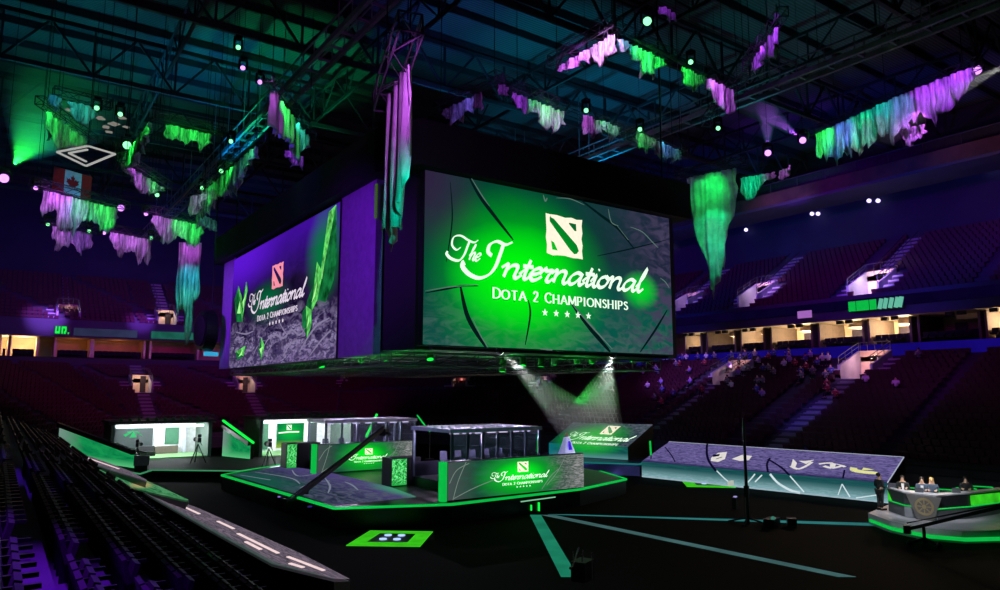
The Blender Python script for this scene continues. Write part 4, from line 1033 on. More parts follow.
# little lit recess in stage front
rc = MB(); a = at_y(519, 501, 29.6); 
st_front = lambda px, py: None
pA, pB = outline[2], outline[3]
def front_pt(u, z, off=.03):
    d = (pB-pA).normalized(); n = Vector((d.y, -d.x, 0)); p = pA.lerp(pB, u)+n*off; return Vector((p.x, p.y, z))
m_ = MB(); m_.beam(front_pt(.5, .62), front_pt(.78, .64), .04, .05); m_.build('recess_light', glow('recess_green_white', (150, 230, 180), .8), stg)
m_ = MB(); m_.beam(front_pt(.58, .12), front_pt(.58, .4), .12, .05); m_.build('step_lamp', g_green, stg); m_ = MB(); m_.beam(front_pt(.64, .05), front_pt(.64, .48), .18, .05); m_.build('step_lamp', g_green, stg)
# far right low round-ish platform with green lamp
p = sp_(592, 478, .5)
# studios platform
m_ = MB(); pl = [sp_(95, 466, .5), sp_(140, 474, .5), sp_(152, 470, .5), sp_(240, 471, .5), sp_(300, 462, .5), sp_(380, 461, .5), sp_(380, 455, .5), sp_(95, 455, .5)]
pl = [Vector((q.x, q.y, 0)) for q in pl]
sd = thing('studio_platform', 'low dark green lit platform in front of the two studios', 'stage', (14, 60, 0))
MB().prism(pl, (0, 0, .5)).build('platform', mat('studio_floor_green', (4, 18, 10), .7, spec=.04), sd)
m_ = MB()
for a, b in zip(pl[:5], pl[1:6]): m_.beam(a+Vector((0, 0, .5)), b+Vector((0, 0, .5)), .12, .08)
m_.build('edge_light', glow('edge_pale_green', (70, 160, 110), .7), sd)

# ------------------------------------------------------------------ player booths
gpanel = led('booth_panel_picture', [('lin', (0, .72, 1.0, .35), (88, 96, 92)), ('lin', (0, .2, .0, .2), (70, 78, 80)), ('rock', (0, .7, 1.0, .3, 22), (160, 160, 160)), ('spot', (.5, .5, .36, .8, .15, .8), (0, 190, 30)), ('spot', (.5, .55, .2, .4, .1, .8), (10, 250, 40))], rock=((14, 66, 44), (40, 96, 76)), rs=5, s=.95)
monitor_glow = glow('monitor_picture', (40, 190, 120), .7, .6, 6)
glassm = mat('booth_glass', (200, 215, 225), .03, alpha=.13, var=.02)
def booth(x0, x1, y0, y1, ztop, label, panel_y, px0, px1, plabel, seed=0):
    rnd = random.Random(seed)
    b = thing('player_booth', label, 'booth', ((x0+x1)/2, (y0+y1)/2, ST))
    MB().bb((x0, y0, ST), (x1, y1, ST+.5)).build('base_platform', mat('booth_navy', (16, 16, 34), .5), b)
    nb = 6
    for i in range(nb+1):
        x = x0+(x1-x0)*i/nb
        MB().beam((x, y0, ST+.5), (x, y0, ztop), .13, .13).build('post', mat('booth_post', (90, 100, 110), .4, .5), b)
    for x in (x0, x1): MB().beam((x, y1, ST+.5), (x, y1, ztop), .13, .13).build('post', mat('booth_post', (90, 100, 110), .4, .5), b)
    rf = MB()
    rf.beam((x0-.15, y0, ztop), (x1+.15, y0, ztop), .2, .2); rf.beam((x0-.15, y1, ztop), (x1+.15, y1, ztop), .2, .2)
    rf.beam((x0, y0, ztop), (x0, y1, ztop), .2, .2); rf.beam((x1, y0, ztop), (x1, y1, ztop), .2, .2)
    for i in range(1, 12):
        x = x0+(x1-x0)*i/12; rf.beam((x, y0, ztop), (x+.3, y1, ztop), .07, .12)
    for i in range(1, 4): y = y0+(y1-y0)*i/4; rf.beam((x0, y, ztop), (x1, y, ztop), .07, .12)
    rf.build('roof_frame', mat('booth_roof_white', (225, 220, 232), .5), b)
    rl = MB()
    for i in range(7): x = x0+.5+(x1-x0-1)*i/6; rl.bb((x-.25, y0+.5, ztop-.2), (x+.25, y0+.65, ztop-.12))
    rl.build('roof_lamp', glow('booth_lamp', (220, 210, 255), 1.2), b)
    MB().bb((x0+.1, y0-.01, ST+.5), (x1-.1, y0+.01, ztop-.1)).build('window_pane', glassm, b)
    MB().bb((x0+.1, y1-.02, ST+.5), (x1-.1, y1, ST+1.3)).build('rear_panel', mat('booth_rear', (26, 22, 44), .6), b)
    dk = MB(); dk.bb((x0+.5, y0+.8, ST+1.18), (x1-.5, y0+1.55, ST+1.24))
    for x in (x0+.6, (x0+x1)/2, x1-.6): dk.bb((x-.04, y0+.9, ST+.5), (x+.04, y0+1.5, ST+1.2))
    dt = dk.build('player_desk', mat('desk_lilac', (180, 150, 190), .5), None); tag(dt, 'long narrow player desk inside the '+plabel, 'desk')
    for i in range(5):
        x = x0+1+(x1-x0-2)*i/4; pos = ['leftmost', 'second', 'middle', 'fourth', 'rightmost'][i]
        mo = thing('computer_monitor', '%s computer monitor on the desk in the %s' % (pos, plabel), 'monitor', (x, y0+1.2, ST+1.24), 'monitors in the '+plabel)
        MB().bb((x-.3, y0+1.18, ST+1.38), (x+.3, y0+1.22, ST+1.75)).build('housing', black, mo)
        MB().bb((x-.28, y0+1.225, ST+1.4), (x+.28, y0+1.235, ST+1.73)).build('display', monitor_glow, mo)
        MB().bb((x-.04, y0+1.15, ST+1.24), (x+.04, y0+1.2, ST+1.4)).build('stand', black, mo)
        ch = thing('gaming_chair', '%s high backed chair behind the desk in the %s' % (pos, plabel), 'chair', (x, y0+2.2, ST+.5), 'chairs in the '+plabel)
        MB().bb((x-.27, y0+1.95, ST+.9), (x+.27, y0+2.45, ST+1.02)).build('seat', cloth_black, ch)
        k = MB(); k.prism([(x-.27, y0+2.45, ST+1.0), (x+.27, y0+2.45, ST+1.0), (x+.2, y0+2.55, ST+1.95), (x-.2, y0+2.55, ST+1.95)], (0, .1, .02)); k.build('backrest', mat('chair_grey', (70, 70, 90), .6), ch)
        MB().tube((x, y0+2.2, ST+.6), (x, y0+2.2, ST+.9), .04).build('column', black, ch)
        s_ = MB()
        for q in range(5): s_.beam((x, y0+2.2, ST+.58), (x+.28*math.cos(q*1.257), y0+2.2+.28*math.sin(q*1.257), ST+.54), .05)
        s_.build('star_base', black, ch)
    lamp('POINT', ((x0+x1)/2-1.5, y0+1.2, ztop-.5), (.75, .6, 1), 190, r=.05); lamp('POINT', ((x0+x1)/2+2, y0+1.4, ztop-.5), (.6, .5, 1), 170, r=.05); lamp('SPOT', ((x0+x1)/2, y1+1.5, ztop+2.4), (.85, .75, 1), 550, aim=((x0+x1)/2, (y0+y1)/2, ztop), size=130, blend=.8)
    # front LED panel
    pn = thing('booth_screen', 'low green LED wall with white script lettering under the '+plabel, 'screen', ((px0+px1)/2, panel_y, ST))
    z0, z1 = ST+.05, ST+1.85
    m_ = MB(); m_.add([(px0, panel_y, z0), (px1, panel_y, z0), (px1, panel_y, z1), (px0, panel_y, z1)], [(0, 1, 2, 3)])
    m_.build('picture', gpanel, pn, uvs=[(0, 0), (1, 0), (1, 1), (0, 1)])
    MB().bb((px0, panel_y+.01, ST), (px1, panel_y+.4, z1+.03)).build('cabinet', black, pn)
    MB().bb((px0-.28, panel_y-.02, ST), (px0-.04, panel_y+.4, z1+.03)).build('end_strip', g_green_dim, pn)
    W = px1-px0; tw = W*.44
    lockup(((px0+px1)/2-tw*.5, panel_y-.03, z0+.74), (tw, 0, 0), (0, 0, tw*.86), (0, -1, 0), pn, g_letter, g_emblem, bold=.9)
    fl = Flat((px0, panel_y-.012, z0), (1, 0, 0), (0, 0, 1), (0, -1, 0))
    for pts in ([(.1, .8), (.5, 1.4), (W*.14, 1.7)], [(.3, .0), (.6, .9), (W*.12, 1.78)], [(.3, .05), (W*.18, .5), (W*.36, .9)], [(W*.7, .3), (W*.78, .9), (W*.84, 1.6)], [(W*.66, .1), (W*.74, .8), (W*.8, 1.1)]):
        fl.stroke(pts, .035); fl.mb.build('picture_line', glow('panel_line', (130, 150, 140), .8), pn); fl.mb = MB()
booth(19.8, 25.6, 32.8, 37.0, 4.1, 'glass player booth with white roof frame in the middle of the stage', 30.6, 18.25, 27.0, 'middle booth', 1)
booth(18.3, 25.0, 46.6, 49.8, 4.15, 'glass player booth behind the left half of the stage', 45.4, 17.3, 24.2, 'left booth', 2)
# kiosks with green LED face
kiosk_led = led('kiosk_picture', [('rock', (0, -1, -.5, .1, 9), (120, 255, 150)), ('lin', (1, .12, 0, .05), (20, 160, 60))], rock=((0, 80, 30), (10, 200, 60)), rs=7, s=.95)
def kiosk(xa, y, w1, w2, d, h, label, z0=ST):
    k = thing('speaker_kiosk', label, 'kiosk', (xa+w1, y, z0))
    MB().bb((xa, y, z0), (xa+w1+w2, y+d, z0+h)).build('cabinet', black, k)
    m_ = MB(); m_.add([(xa+.03, y-.02, z0+.05), (xa+w1, y-.02, z0+.05), (xa+w1, y-.02, z0+h-.05), (xa+.03, y-.02, z0+h-.05)], [(0, 1, 2, 3)])
    m_.build('led_face', kiosk_led, k, uvs=[(0, 0), (.6, 0), (.6, 1), (0, 1)])
p = sp_(391, 487, ST); kiosk(p.x, p.y, .95, .9, 1.2, 1.55, 'black cabinet with green speckled face left of the middle booth')
p = sp_(286, 469, ST); kiosk(p.x, p.y, .7, 1.7, 1.2, 1.7, 'black cabinet with green face at the left booth end')

# central folded canopy screen
def folded(bl, br, ztop, rl, rr, m_band, m_top, label, name, z0):
    th = thing(name, label, 'screen', ((bl+br)/2))
    tl = Vector((bl.x, bl.y, ztop)); tr = Vector((br.x, br.y, ztop))
    m = MB(); m.add([bl, br, tr, tl], [(0, 1, 2, 3)]); m.build('lower_picture', m_band, th, uvs=[(0, 0), (1, 0), (1, 1), (0, 1)])
    m = MB()
    nu, nv = 8, 4; vs = []; uv = []
    for j in range(nv+1):
        for i in range(nu+1):
            a = tl.lerp(tr, i/nu); b = rl.lerp(rr, i/nu); vs.append(a.lerp(b, j/nv)); uv.append((i/nu, j/nv))
    m.add(vs, [(j*(nu+1)+i, j*(nu+1)+i+1, (j+1)*(nu+1)+i+1, (j+1)*(nu+1)+i) for j in range(nv) for i in range(nu)])
    m.build('sloped_picture', m_top, th, uvs=uv)
    dn = Vector((0, 0, -.05)); nb_ = (tr-tl).cross(Vector((0, 0, 1))).normalized()*-.05
    if nb_.dot(CAM-bl) > 0: nb_ = -nb_
    k = MB(); bk_l = Vector((rl.x, rl.y, bl.z)); bk_r = Vector((rr.x, rr.y, br.z))
    vs = [bl+nb_, tl+nb_+dn, rl+nb_+dn, bk_l+nb_, br+nb_, tr+nb_+dn, rr+nb_+dn, bk_r+nb_]
    k.add(vs, [(0, 1, 2, 3), (7, 6, 5, 4), (0, 4, 5, 1), (1, 5, 6, 2), (2, 6, 7, 3), (3, 7, 4, 0)]); k.build('cabinet', black, th)
    return th, tl, tr
bandm = led('canopy_band_picture', [('lin', (1, .5, .0, .2), (90, 150, 150)), ('spot', (.5, 1.0, .5, 1.0, .1, .8), (0, 180, 40)), ('lin', (0, .2, 0, .1), (10, 110, 120))], rock=((10, 60, 66), (30, 110, 100)), rs=8, s=.9)
topm2 = led('canopy_top_picture', [('rock', (1, .5, 1, .4, 16), (110, 110, 130)), ('rock', (0, .7, 1, .3, 18), (100, 100, 120)), ('spot', (.45, .35, .5, .75, .15, .8), (0, 190, 40))], rock=((16, 40, 50), (20, 76, 66)), rs=8, s=.9)
bl, br = sp_(549, 455, .9), sp_(628, 460, .9)
rl, rr = at_z(573, 422.5, 3.5), at_z(653, 424.5, 3.5)
cz = 1.9
cn, tl, tr = folded(bl, br, cz, rl, rr, bandm, topm2, 'folded LED canopy with green lettering at the rear of the stage', 'folded_screen', .9)
dx = (tr-tl); ux = dx*.74; upv = (rl+rr)/2-(tl+tr)/2
nn = dx.cross(upv).normalized(); 
org = tl+dx*.12+upv*.2+nn*.06; ux = dx*.86
lockup(org, ux, upv*2.5, nn, cn, g_letter, g_emblem, stars=False)
# its own low blue platform
bp_ = [sp_(533, 457, .8), sp_(560, 462.5, .8), sp_(640, 465, .8), sp_(652, 460, .8), sp_(630, 452, .8), sp_(556, 450, .8)]
bp_ = [Vector((q.x, q.y, 0)) for q in bp_]
rp = thing('low_platform', 'blue lit low platform under the folded canopy screen', 'stage', (sum((q.x for q in bp_))/6, sum((q.y for q in bp_))/6, 0))
MB().prism(bp_, (0, 0, .85)).build('platform', mat('rear_platform_blue', (40, 40, 120), .4), rp)
m_ = MB()
for a, b in zip(bp_[:3], bp_[1:4]): m_.beam(a+Vector((0, 0, .85)), b+Vector((0, 0, .85)), .12, .1)
m_.build('edge_light', glow('edge_teal', (30, 130, 130), .7), rp)
q = sp_(567, 470, .9); 
# pedestal with trophy shield
pd = thing('trophy_pedestal', 'white tapering pedestal glowing violet in front of the canopy screen', 'pedestal', sp_(567, 462, 1.0))
pb = sp_(567, 460, ST); bw = 1.05
m_ = MB(); vs = []
for zz, w_ in ((0, bw), (1.35, .42), (1.7, .3), (1.75, .1)):
    for sx_, sy_ in ((-1, -1), (1, -1), (1, 1), (-1, 1)): vs.append(pb+Vector((sx_*w_/2*1.3, sy_*w_/2, zz+.02)))
fs_ = [(3, 2, 1, 0), (12, 13, 14, 15)]
for k in range(3):
    for i in range(4): fs_.append((4*k+i, 4*k+(i+1)%4, 4*k+4+(i+1)%4, 4*k+4+i))
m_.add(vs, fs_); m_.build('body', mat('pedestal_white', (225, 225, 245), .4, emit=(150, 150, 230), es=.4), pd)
m_ = MB(); m_.prism([pb+Vector((-.18, -.45, .8)), pb+Vector((.18, -.45, .8)), pb+Vector((.1, -.3, 1.45)), pb+Vector((-.1, -.3, 1.45))], (0, .02, 0)); m_.build('violet_window', glow('pedestal_violet', (70, 40, 220), 1), pd)
MB().ball(pb+Vector((0, 0, 1.9)), .2, (1, .35, 1)).build('shield', mat('bronze_shield', (150, 120, 80), .35, .8), pd)
lamp('SPOT', pb+Vector((0, -3, 3)), (.8, .8, 1), 150, aim=pb+Vector((0, 0, .8)), size=40)

# right long LED wedge
wb = led('wedge_band_picture', [('lin', (1, .75, .0, .25), (130, 180, 185)), ('rock', (1, .5, .0, .2, 30), (170, 205, 215))], rock=((16, 70, 76), (40, 100, 100)), rs=10, s=.85)
wt = led('wedge_top_picture', [('rock', (1, -.5, .2, .3, 30), (120, 108, 168)), ('lin', (1, .12, .0, .1), (36, 30, 80))], rock=((40, 34, 76), (108, 98, 156)), rs=26, s=.95)
A_ = at_z(642, 477, .05); B_ = at_z(889, 503.5, .05)
rl, rr = at_z(669, 442, 2.3), at_z(904, 457.5, 2.3)
wd, tl, tr = folded(A_, B_, 1.15, rl, rr, wb, wt, 'long violet and ice white LED wedge with team emblems on the right', 'folded_screen', 0)
dx = tr-tl; upv = (rl+rr)/2-(tl+tr)/2; nn = dx.cross(upv).normalized()
def wpt(px, py, lift=.03):       # pixel hit on sloped plane
    r = ray(px, py); t = (tl+nn*lift-CAM).dot(nn)/r.dot(nn); return CAM+r*t
def wpoly(mb, pts, lift=.03): mb.prism([wpt(*p, lift) for p in pts], nn*.01)
def wstroke(mb, pts, w_, lift=.03):
    P = [wpt(*p, lift) for p in cat(pts, 4)]
    for a, b in zip(P, P[1:]): mb.beam(a, b, w_, .01, up=tuple(nn))
m_ = MB()
wpoly(m_, [(711, 458), (718, 453), (727, 452), (725, 459), (718, 462), (711, 461)])
m_.build('team_emblem', glow('emblem_white', (225, 220, 215), 1.0), wd); m_ = MB()
wpoly(m_, [(732, 459), (742, 455), (752, 456), (749, 460), (740, 461)])
m_.build('team_emblem', glow('emblem_white', (225, 220, 215), 1.0), wd); m_ = MB()
wstroke(m_, [(791, 466), (798, 469), (806, 466), (812, 462)], .2); wpoly(m_, [(793, 459), (797, 463), (795, 468), (791, 466)]); wpoly(m_, [(799, 461), (806, 464), (814, 460), (806, 461)])
m_.build('team_emblem', glow('emblem_white', (225, 220, 215), 1.0), wd); m_ = MB()
wstroke(m_, [(819, 464), (828, 463), (838, 464), (845, 467)], .2); wstroke(m_, [(824, 466), (832, 468), (842, 466)], .22); wpoly(m_, [(830, 464), (836, 464), (835, 467), (830, 467)])
m_.build('team_emblem', glow('emblem_white', (225, 220, 215), 1.0), wd)
m_ = MB(); wstroke(m_, [(880, 465), (868, 464), (856, 466), (854, 470), (864, 472), (877, 473)], .4); wpoly(m_, [(864, 467), (880, 468), (877, 470), (862, 470)])
m_.build('yellow_emblem', glow('emblem_yellow', (225, 225, 150), 1.0), wd)
m_ = MB(); wpoly(m_, [(713, 455), (720, 454), (719, 456), (713, 457)], .05); wstroke(m_, [(716, 459), (722, 457)], .08, .05)
wstroke(m_, [(707, 444), (707, 455), (710, 463), (716, 471)], .16, .02); wstroke(m_, [(770, 458), (767, 464), (768, 472)], .13, .02); wstroke(m_, [(805, 447), (809, 455)], .12, .02); wstroke(m_, [(853, 451), (846, 465), (843, 478)], .1, .02); wstroke(m_, [(768, 459), (782, 468), (789, 475)], .14, .02)
wstroke(m_, [(665, 447), (672, 456), (675, 462)], .08, .02)
m_.build('crack', glow('crack_navy', (14, 10, 40), 1), wd)
m_ = MB(); m_.beam(rl+nn*.03, rr+nn*.03, .07, .03); m_.beam(tl+Vector((0, 0, -1.07))+nn*.03, tr+Vector((0, 0, -1.07))+nn*.03, .07, .03); m_.beam(tr+nn*.03, rr+nn*.03, .05, .03); m_.build('edge_line', glow('edge_line_pale', (190, 200, 220), .8), wd)
bn_ = (tr-tl).cross(Vector((0, 0, 1))).normalized()
if bn_.dot(CAM-tl) < 0: bn_ = -bn_
def bpt(px, py, lift=.03): r = ray(px, py); t = (A_+bn_*lift-CAM).dot(bn_)/r.dot(bn_); return CAM+r*t
def bstroke(mb, pts, w_):
    P = [bpt(*p) for p in cat(pts, 4)]
    for a, b in zip(P, P[1:]): mb.beam(a, b, w_, .01, up=tuple(bn_))
m_ = MB()
for pts, w_ in (([(770, 474), (778, 483), (790, 490), (800, 493)], .14), ([(790, 476), (797, 484), (804, 492)], .08), ([(716, 470), (724, 478), (730, 483)], .08), ([(755, 474), (750, 480), (745, 485)], .08), ([(762, 475), (755, 482)], .08), ([(842, 484), (850, 497)], .07), ([(842, 484), (838, 495)], .05), ([(856, 498), (870, 496), (884, 494)], .06)):
    bstroke(m_, pts, w_)
m_.build('picture_line', glow('ice_line', (215, 235, 240), .95), wd)

# left LED wedges along the near stand
lm_w = led('left_wedge_picture', [('rock', (1, -1, -.5, .1, 26), (150, 130, 150)), ('lin', (1, .8, 1.0, .1), (60, 90, 80))], rock=((54, 60, 66), (110, 100, 116)), rs=12, s=.7)
lm_g = led('left_wedge_green', [('rock', (0, -1, -.5, .1, 12), (110, 190, 130)), ('spot', (.55, .5, .12, .6, .1, 1), (220, 190, 130))], rock=((4, 70, 46), (40, 150, 80)), rs=8, s=.7)
def lwedge(back, front, m, label, zb=2.2, zf=1.35, hl=None):
    B = [at_z(*p, zb) for p in back]; Fr = [at_z(*p, zf) for p in front]
    th = thing('slanted_screen', label, 'screen', (B[0]+B[-1])/2-Vector((0, 0, (zb))))
    n = 12
    def samp(P, u):
        k = u*(len(P)-1); i = min(int(k), len(P)-2); return P[i].lerp(P[i+1], k-i)
    vs = []; uv = []
    for j in range(3):
        for i in range(n+1):
            vs.append(samp(B, i/n).lerp(samp(Fr, i/n), j/2)); uv.append((i/n, 1-j/2))
    fs = [(j*(n+1)+i, j*(n+1)+i+1, (j+1)*(n+1)+i+1, (j+1)*(n+1)+i) for j in range(2) for i in range(n)]
    mb = MB(); mb.add(vs, fs); mb.build('picture', m, th, uvs=uv)
    bk = MB()
    for i in range(n):
        a, b, c, d = samp(B, i/n), samp(B, (i+1)/n), samp(Fr, (i+1)/n), samp(Fr, i/n)
        dn = Vector((0, 0, -.06)); g = [Vector((q.x, q.y, 0)) for q in (a, b, c, d)]
        bk.add([a+dn, b+dn, c+dn, d+dn]+g, [(0, 1, 2, 3), (4, 7, 6, 5), (0, 4, 5, 1), (2, 6, 7, 3), (0, 3, 7, 4), (1, 5, 6, 2)])
    bk.build('cabinet', black, th)
    if hl:
        hm = MB()
        for u0, u1, v in hl:
            a = samp(B, u0).lerp(samp(Fr, u0), v); b = samp(B, u1).lerp(samp(Fr, u1), v); hm = MB(); hm.beam(a+Vector((0, 0, .03)), b+Vector((0, 0, .03)), .09, .02); hm.build('bright_streak', glow('streak_pink_white', (250, 220, 220), 1.0), th)
lwedge([(143, 492), (176, 511), (208, 529), (272, 564), (334, 579)], [(146, 491.5), (196, 507), (248, 530), (300, 553), (350, 579)], lm_w, 'long grey pink slanted LED strip running down to the bottom edge', hl=[(.22, .33, .5), (.42, .5, .6), (.55, .72, .45), (.62, .68, .25), (.75, .92, .5), (.8, .86, .2)])
lwedge([(99, 469.5), (113, 478), (127, 486.5), (150, 492), (186, 500.5)], [(101, 469), (122, 473), (145, 480), (168, 490), (189, 500)], lm_g, 'short green slanted LED strip between the two grey pink ones', hl=[(.35, .6, .45)])
lwedge([(68, 452), (90, 463), (112, 471), (130, 476), (146, 481)], [(69, 451.5), (92, 457), (112, 464), (130, 471), (147, 480)], lm_w, 'farthest thin grey slanted LED strip near the green wing wall', hl=[(.2, .6, .5)])

# studio wing walls (sloping LED walls)
wing_m = led('wing_wall_picture', [('lin', (0, .35, 0, .2), (120, 150, 140)), ('lin', (1, .5, .0, .3), (90, 200, 130))], rock=((4, 120, 70), (30, 170, 90)), rs=6, s=.9)
def wing(pts_b, pts_t, m, label, th_=.25):
    """pts_b base pixels at z .5; pts_t (pixel y) tops above the same base"""
    B = [at_z(*p, .5) for p in pts_b]; T = []
    for b, (px, py) in zip(B, pts_t):
        r = ray(px, py); k = math.hypot(b.x, b.y)/math.hypot(r.x, r.y); T.append(Vector((b.x, b.y, H+r.z*k)))
    th = thing('wing_screen', label, 'screen', (B[0]+B[-1])/2)
    m_ = MB(); m_.add([B[0], B[1], T[1], T[0]], [(0, 1, 2, 3)]); m_.build('picture', m, th, uvs=[(0, 0), (1, 0), (1, 1), (0, 1)])
    n = (B[1]-B[0]).cross(Vector((0, 0, 1))).normalized()
    if n.dot(CAM-B[0]) > 0: n = -n
    MB().prism([B[0]+n*.03, B[1]+n*.03, T[1]+n*.03, T[0]+n*.03], n*th_).build('cabinet', black, th)
    m_ = MB(); m_.beam(T[0]-n*.1+Vector((0, 0, .12)), T[1]-n*.1+Vector((0, 0, .12)), .3, .35); m_.build('top_beam', black, th)
    return B, T, th
B, T, _ = wing([(57, 457), (134, 468)], [(58, 426), (133, 454)], wing_m, 'big green sloping LED wing wall left of the first studio')
B2, T2, th2 = wing([(222, 456), (250, 459)], [(225, 427), (250, 445)], wing_m, 'small pale green sloping wing wall between the studios')
MB().beam(T2[0]+Vector((-.2, -.5, .6)), T2[1]+Vector((.1, -.5, .2)), .16, .16).build('light_tube', g_green, th2)
m_ = MB()
for i in range(7):
    p = B[0].lerp(B[1], i/6)+Vector((.6, -1.2, .2)); m_.tube(p, p+Vector((0, 0, 1.0)), .035, n=5)
m_.tube(B[0]+Vector((.6, -1.2, 1.2)), B[1]+Vector((.6, -1.2, 1.2)), .035, n=5); m_.tube(B[0]+Vector((.6, -1.2, .8)), B[1]+Vector((.6, -1.2, .8)), .025, n=5)
tag(m_.build('handrail', black), 'thin dark handrail in front of the big green wing wall', 'railing')
for a, b, d, lb in (((377, 414), (366, 437), 62, 'bright green light tube leaning behind the left booth'), ((417, 415), (430, 432), 66, 'dim green leaning light tube behind the middle booth'), ((538, 434), (538, 453), 56, 'upright pale green light tube left of the canopy screen'), ((650, 441), (651, 455), 52, 'short upright green light tube right of the canopy screen')):
    p, q = at_d(*a, d), at_d(*b, d); th = thing('light_tube', lb, 'light', q)
    MB().tube(p, q, .11 if '377' in str(a) else .07, n=8).build('tube', g_green if d in (62, 56) else g_green_dim, th)
    m_ = MB(); m_.tube(q, Vector((q.x, q.y, 0.05)), .05, n=6); m_.tube(Vector((q.x, q.y, 0)), Vector((q.x, q.y, .06)), .4, n=12); m_.build('stand', black, th)

# studios
def studio(px0, px1, py_base, py_top, label, kind):
    a = at_z(px0, py_base, .5); b_y = a.y; x0 = a.x; x1 = at_y(px1, py_base, b_y).x; zt = at_y(px0, py_top, b_y).z
    th = thing('broadcast_studio', label, 'studio', ((x0+x1)/2, b_y, .5)); D = 5.0
    y0, y1 = b_y, b_y+D
    MB().bb((x0, y0, .5), (x1, y1, .58)).build('studio_floor', mat('studio_floor_pale', (130, 190, 120), .35), th)
    MB().bb((x0, y1, .5), (x1, y1+.2, zt)).build('rear_wall', white, th)
    w1 = MB(); w1.bb((x0-.3, y0, .5), (x0, y1, zt+.2)); w1.build('side_wall', mat('studio_side', (90, 110, 100), .6), th)
    w1 = MB(); w1.bb((x1, y0, .5), (x1+.3, y1, zt+.2)); w1.build('side_wall', mat('studio_side', (90, 110, 100), .6), th)
    MB().bb((x0-.5, y0-.4, zt+.2), (x1+.5, y1+.2, zt+.45)).build('roof', black, th)
    MB().bb((x0+.2, y0+.5, zt-.18), (x1-.3, y0+.75, zt+.05)).build('light_bar', glow('studio_bar', (215, 255, 235), 2.2), th)
    for i in range(11):
        x = x0+(x1-x0)*(i+.5)/11
        k = MB(); k.tube((x, y0-.3, zt+.65), (x, y0-.5, zt+.5), .13, n=8); k.build('par_lamp', mat('par_green', (30, 90, 50), .4), th)
    rt = MB(); rt.beam((x0-.4, y0-.3, zt+.85), (x1+.4, y0-.3, zt+.85), .06); rt.beam((x0-.4, y0-.3, zt+.55), (x1+.4, y0-.3, zt+.55), .06)
    for i in range(16): rt.beam((x0-.4+(x1-x0+.8)*i/16, y0-.3, zt+.55), (x0-.4+(x1-x0+.8)*(i+1)/16, y0-.3, zt+.85 if i%2 else zt+.55), .04)
    rt.build('roof_truss', alu, th)
    W = x1-x0
    def panel(u0, u1, v0, v1, m, nme, dy=.06): MB().bb((x0+W*u0, y1-dy-.1, .6+(zt-.7)*v0), (x0+W*u1, y1-dy, .6+(zt-.7)*v1)).build(nme, m, th)
    def upanel(u0, u1, v0, v1, m, nme):
        a_, b_, c_, d_ = x0+W*u0, x0+W*u1, .6+(zt-.7)*v0, .6+(zt-.7)*v1; q_ = MB(); q_.add([(a_, y1-.14, c_), (b_, y1-.14, c_), (b_, y1-.14, d_), (a_, y1-.14, d_)], [(0, 1, 2, 3)]); q_.build(nme, m, th, uvs=[(0, 0), (1, 0), (1, 1), (0, 1)])
    if kind == 0:
        panel(.06, .5, .12, .9, mat('panel_slate', (46, 58, 60), .6), 'dark_panel'); panel(.64, .8, .3, .92, mat('panel_moss', (50, 110, 80), .6), 'dark_panel')
        fl = Flat((x0+W*.28, y1-.18, .6+(zt-.7)*.66), (1, 0, 0), (0, 0, 1), (0, -1, 0))
        for i in range(5):
            a_ = PI*.1+i*PI*.2; fl.poly([(0, .35), (math.cos(a_)*.75-.1, math.sin(a_)*.5-.1), (math.cos(a_)*.75+.1, math.sin(a_)*.5-.3)][::(1 if i < 3 else -1)])
        fl.poly([(-.3, -.2), (.3, -.2), (0, .35)])
        fl.mb.build('green_crest', glow('crest_green', (60, 220, 130), .9), th)
        panel(.52, .56, 0, .8, mat('pillar_pale', (220, 225, 225), .5), 'pillar', .3); panel(.84, .88, 0, .95, mat('pillar_lilac', (200, 200, 225), .5), 'pillar', .3)
        sf = MB(); sf.bb((x0+W*.3, y0+2.2, .58), (x0+W*.48, y0+3, .95)); sf.bb((x0+W*.3, y0+2.9, .58), (x0+W*.48, y0+3.1, 1.4)); tag(sf.build('studio_sofa', mat('sofa_dark', (30, 32, 34), .8)), 'dark low sofa inside the first studio', 'sofa')
        cb = MB(); cb.bb((x0+W*.52, y1-.8, .58), (x0+W*.78, y1-.35, 1.25)); tag(cb.build('studio_sideboard', mat('sideboard_brown', (90, 80, 70), .6)), 'low sideboard by the rear wall of the first studio', 'cabinet')
    else:
        panel(.12, .24, .05, .9, mat('panel_moss', (50, 110, 80), .6), 'dark_panel'); upanel(.34, .66, .1, .92, led('studio_tv_picture', [('lin', (1, .3, 0, .2), (150, 190, 60)), ('spot', (.5, .6, .7, .6, .2, 1), (10, 190, 70))], rock=((10, 90, 60), (20, 140, 80)), s=.9), 'backdrop_picture')
        fl = Flat((x0+W*.48, y1-.2, .6+(zt-.7)*.6), (1, 0, 0), (0, 0, 1), (0, -1, 0)); emblem(fl, -.25, .2, .5, .5); fl.stroke([(-1, -.05), (0, .02), (1, 0)], .14, smooth=False); fl.mb.build('backdrop_emblem', g_letter, th)
        panel(.72, .82, .05, .9, mat('panel_slate', (46, 58, 60), .6), 'dark_panel')
        tb = MB(); tb.bb((x0+W*.42, y0+1.8, 1.2), (x0+W*.7, y0+2.6, 1.28)); tb.bb((x0+W*.46, y0+1.9, .58), (x0+W*.66, y0+2.5, 1.2)); tag(tb.build('studio_desk', mat('desk_pale', (190, 190, 180), .5)), 'pale presenter desk inside the second studio', 'desk')
    for u in (.25, .5, .75): lamp('POINT', (x0+W*u, y0+2.2, zt-.7), (.9, .95, 1), 330, r=.2)
    lamp('SPOT', ((x0+x1)/2, y0-.8, zt), GREEN, 220, aim=((x0+x1)/2, y0-1, 0), size=100, blend=.7)
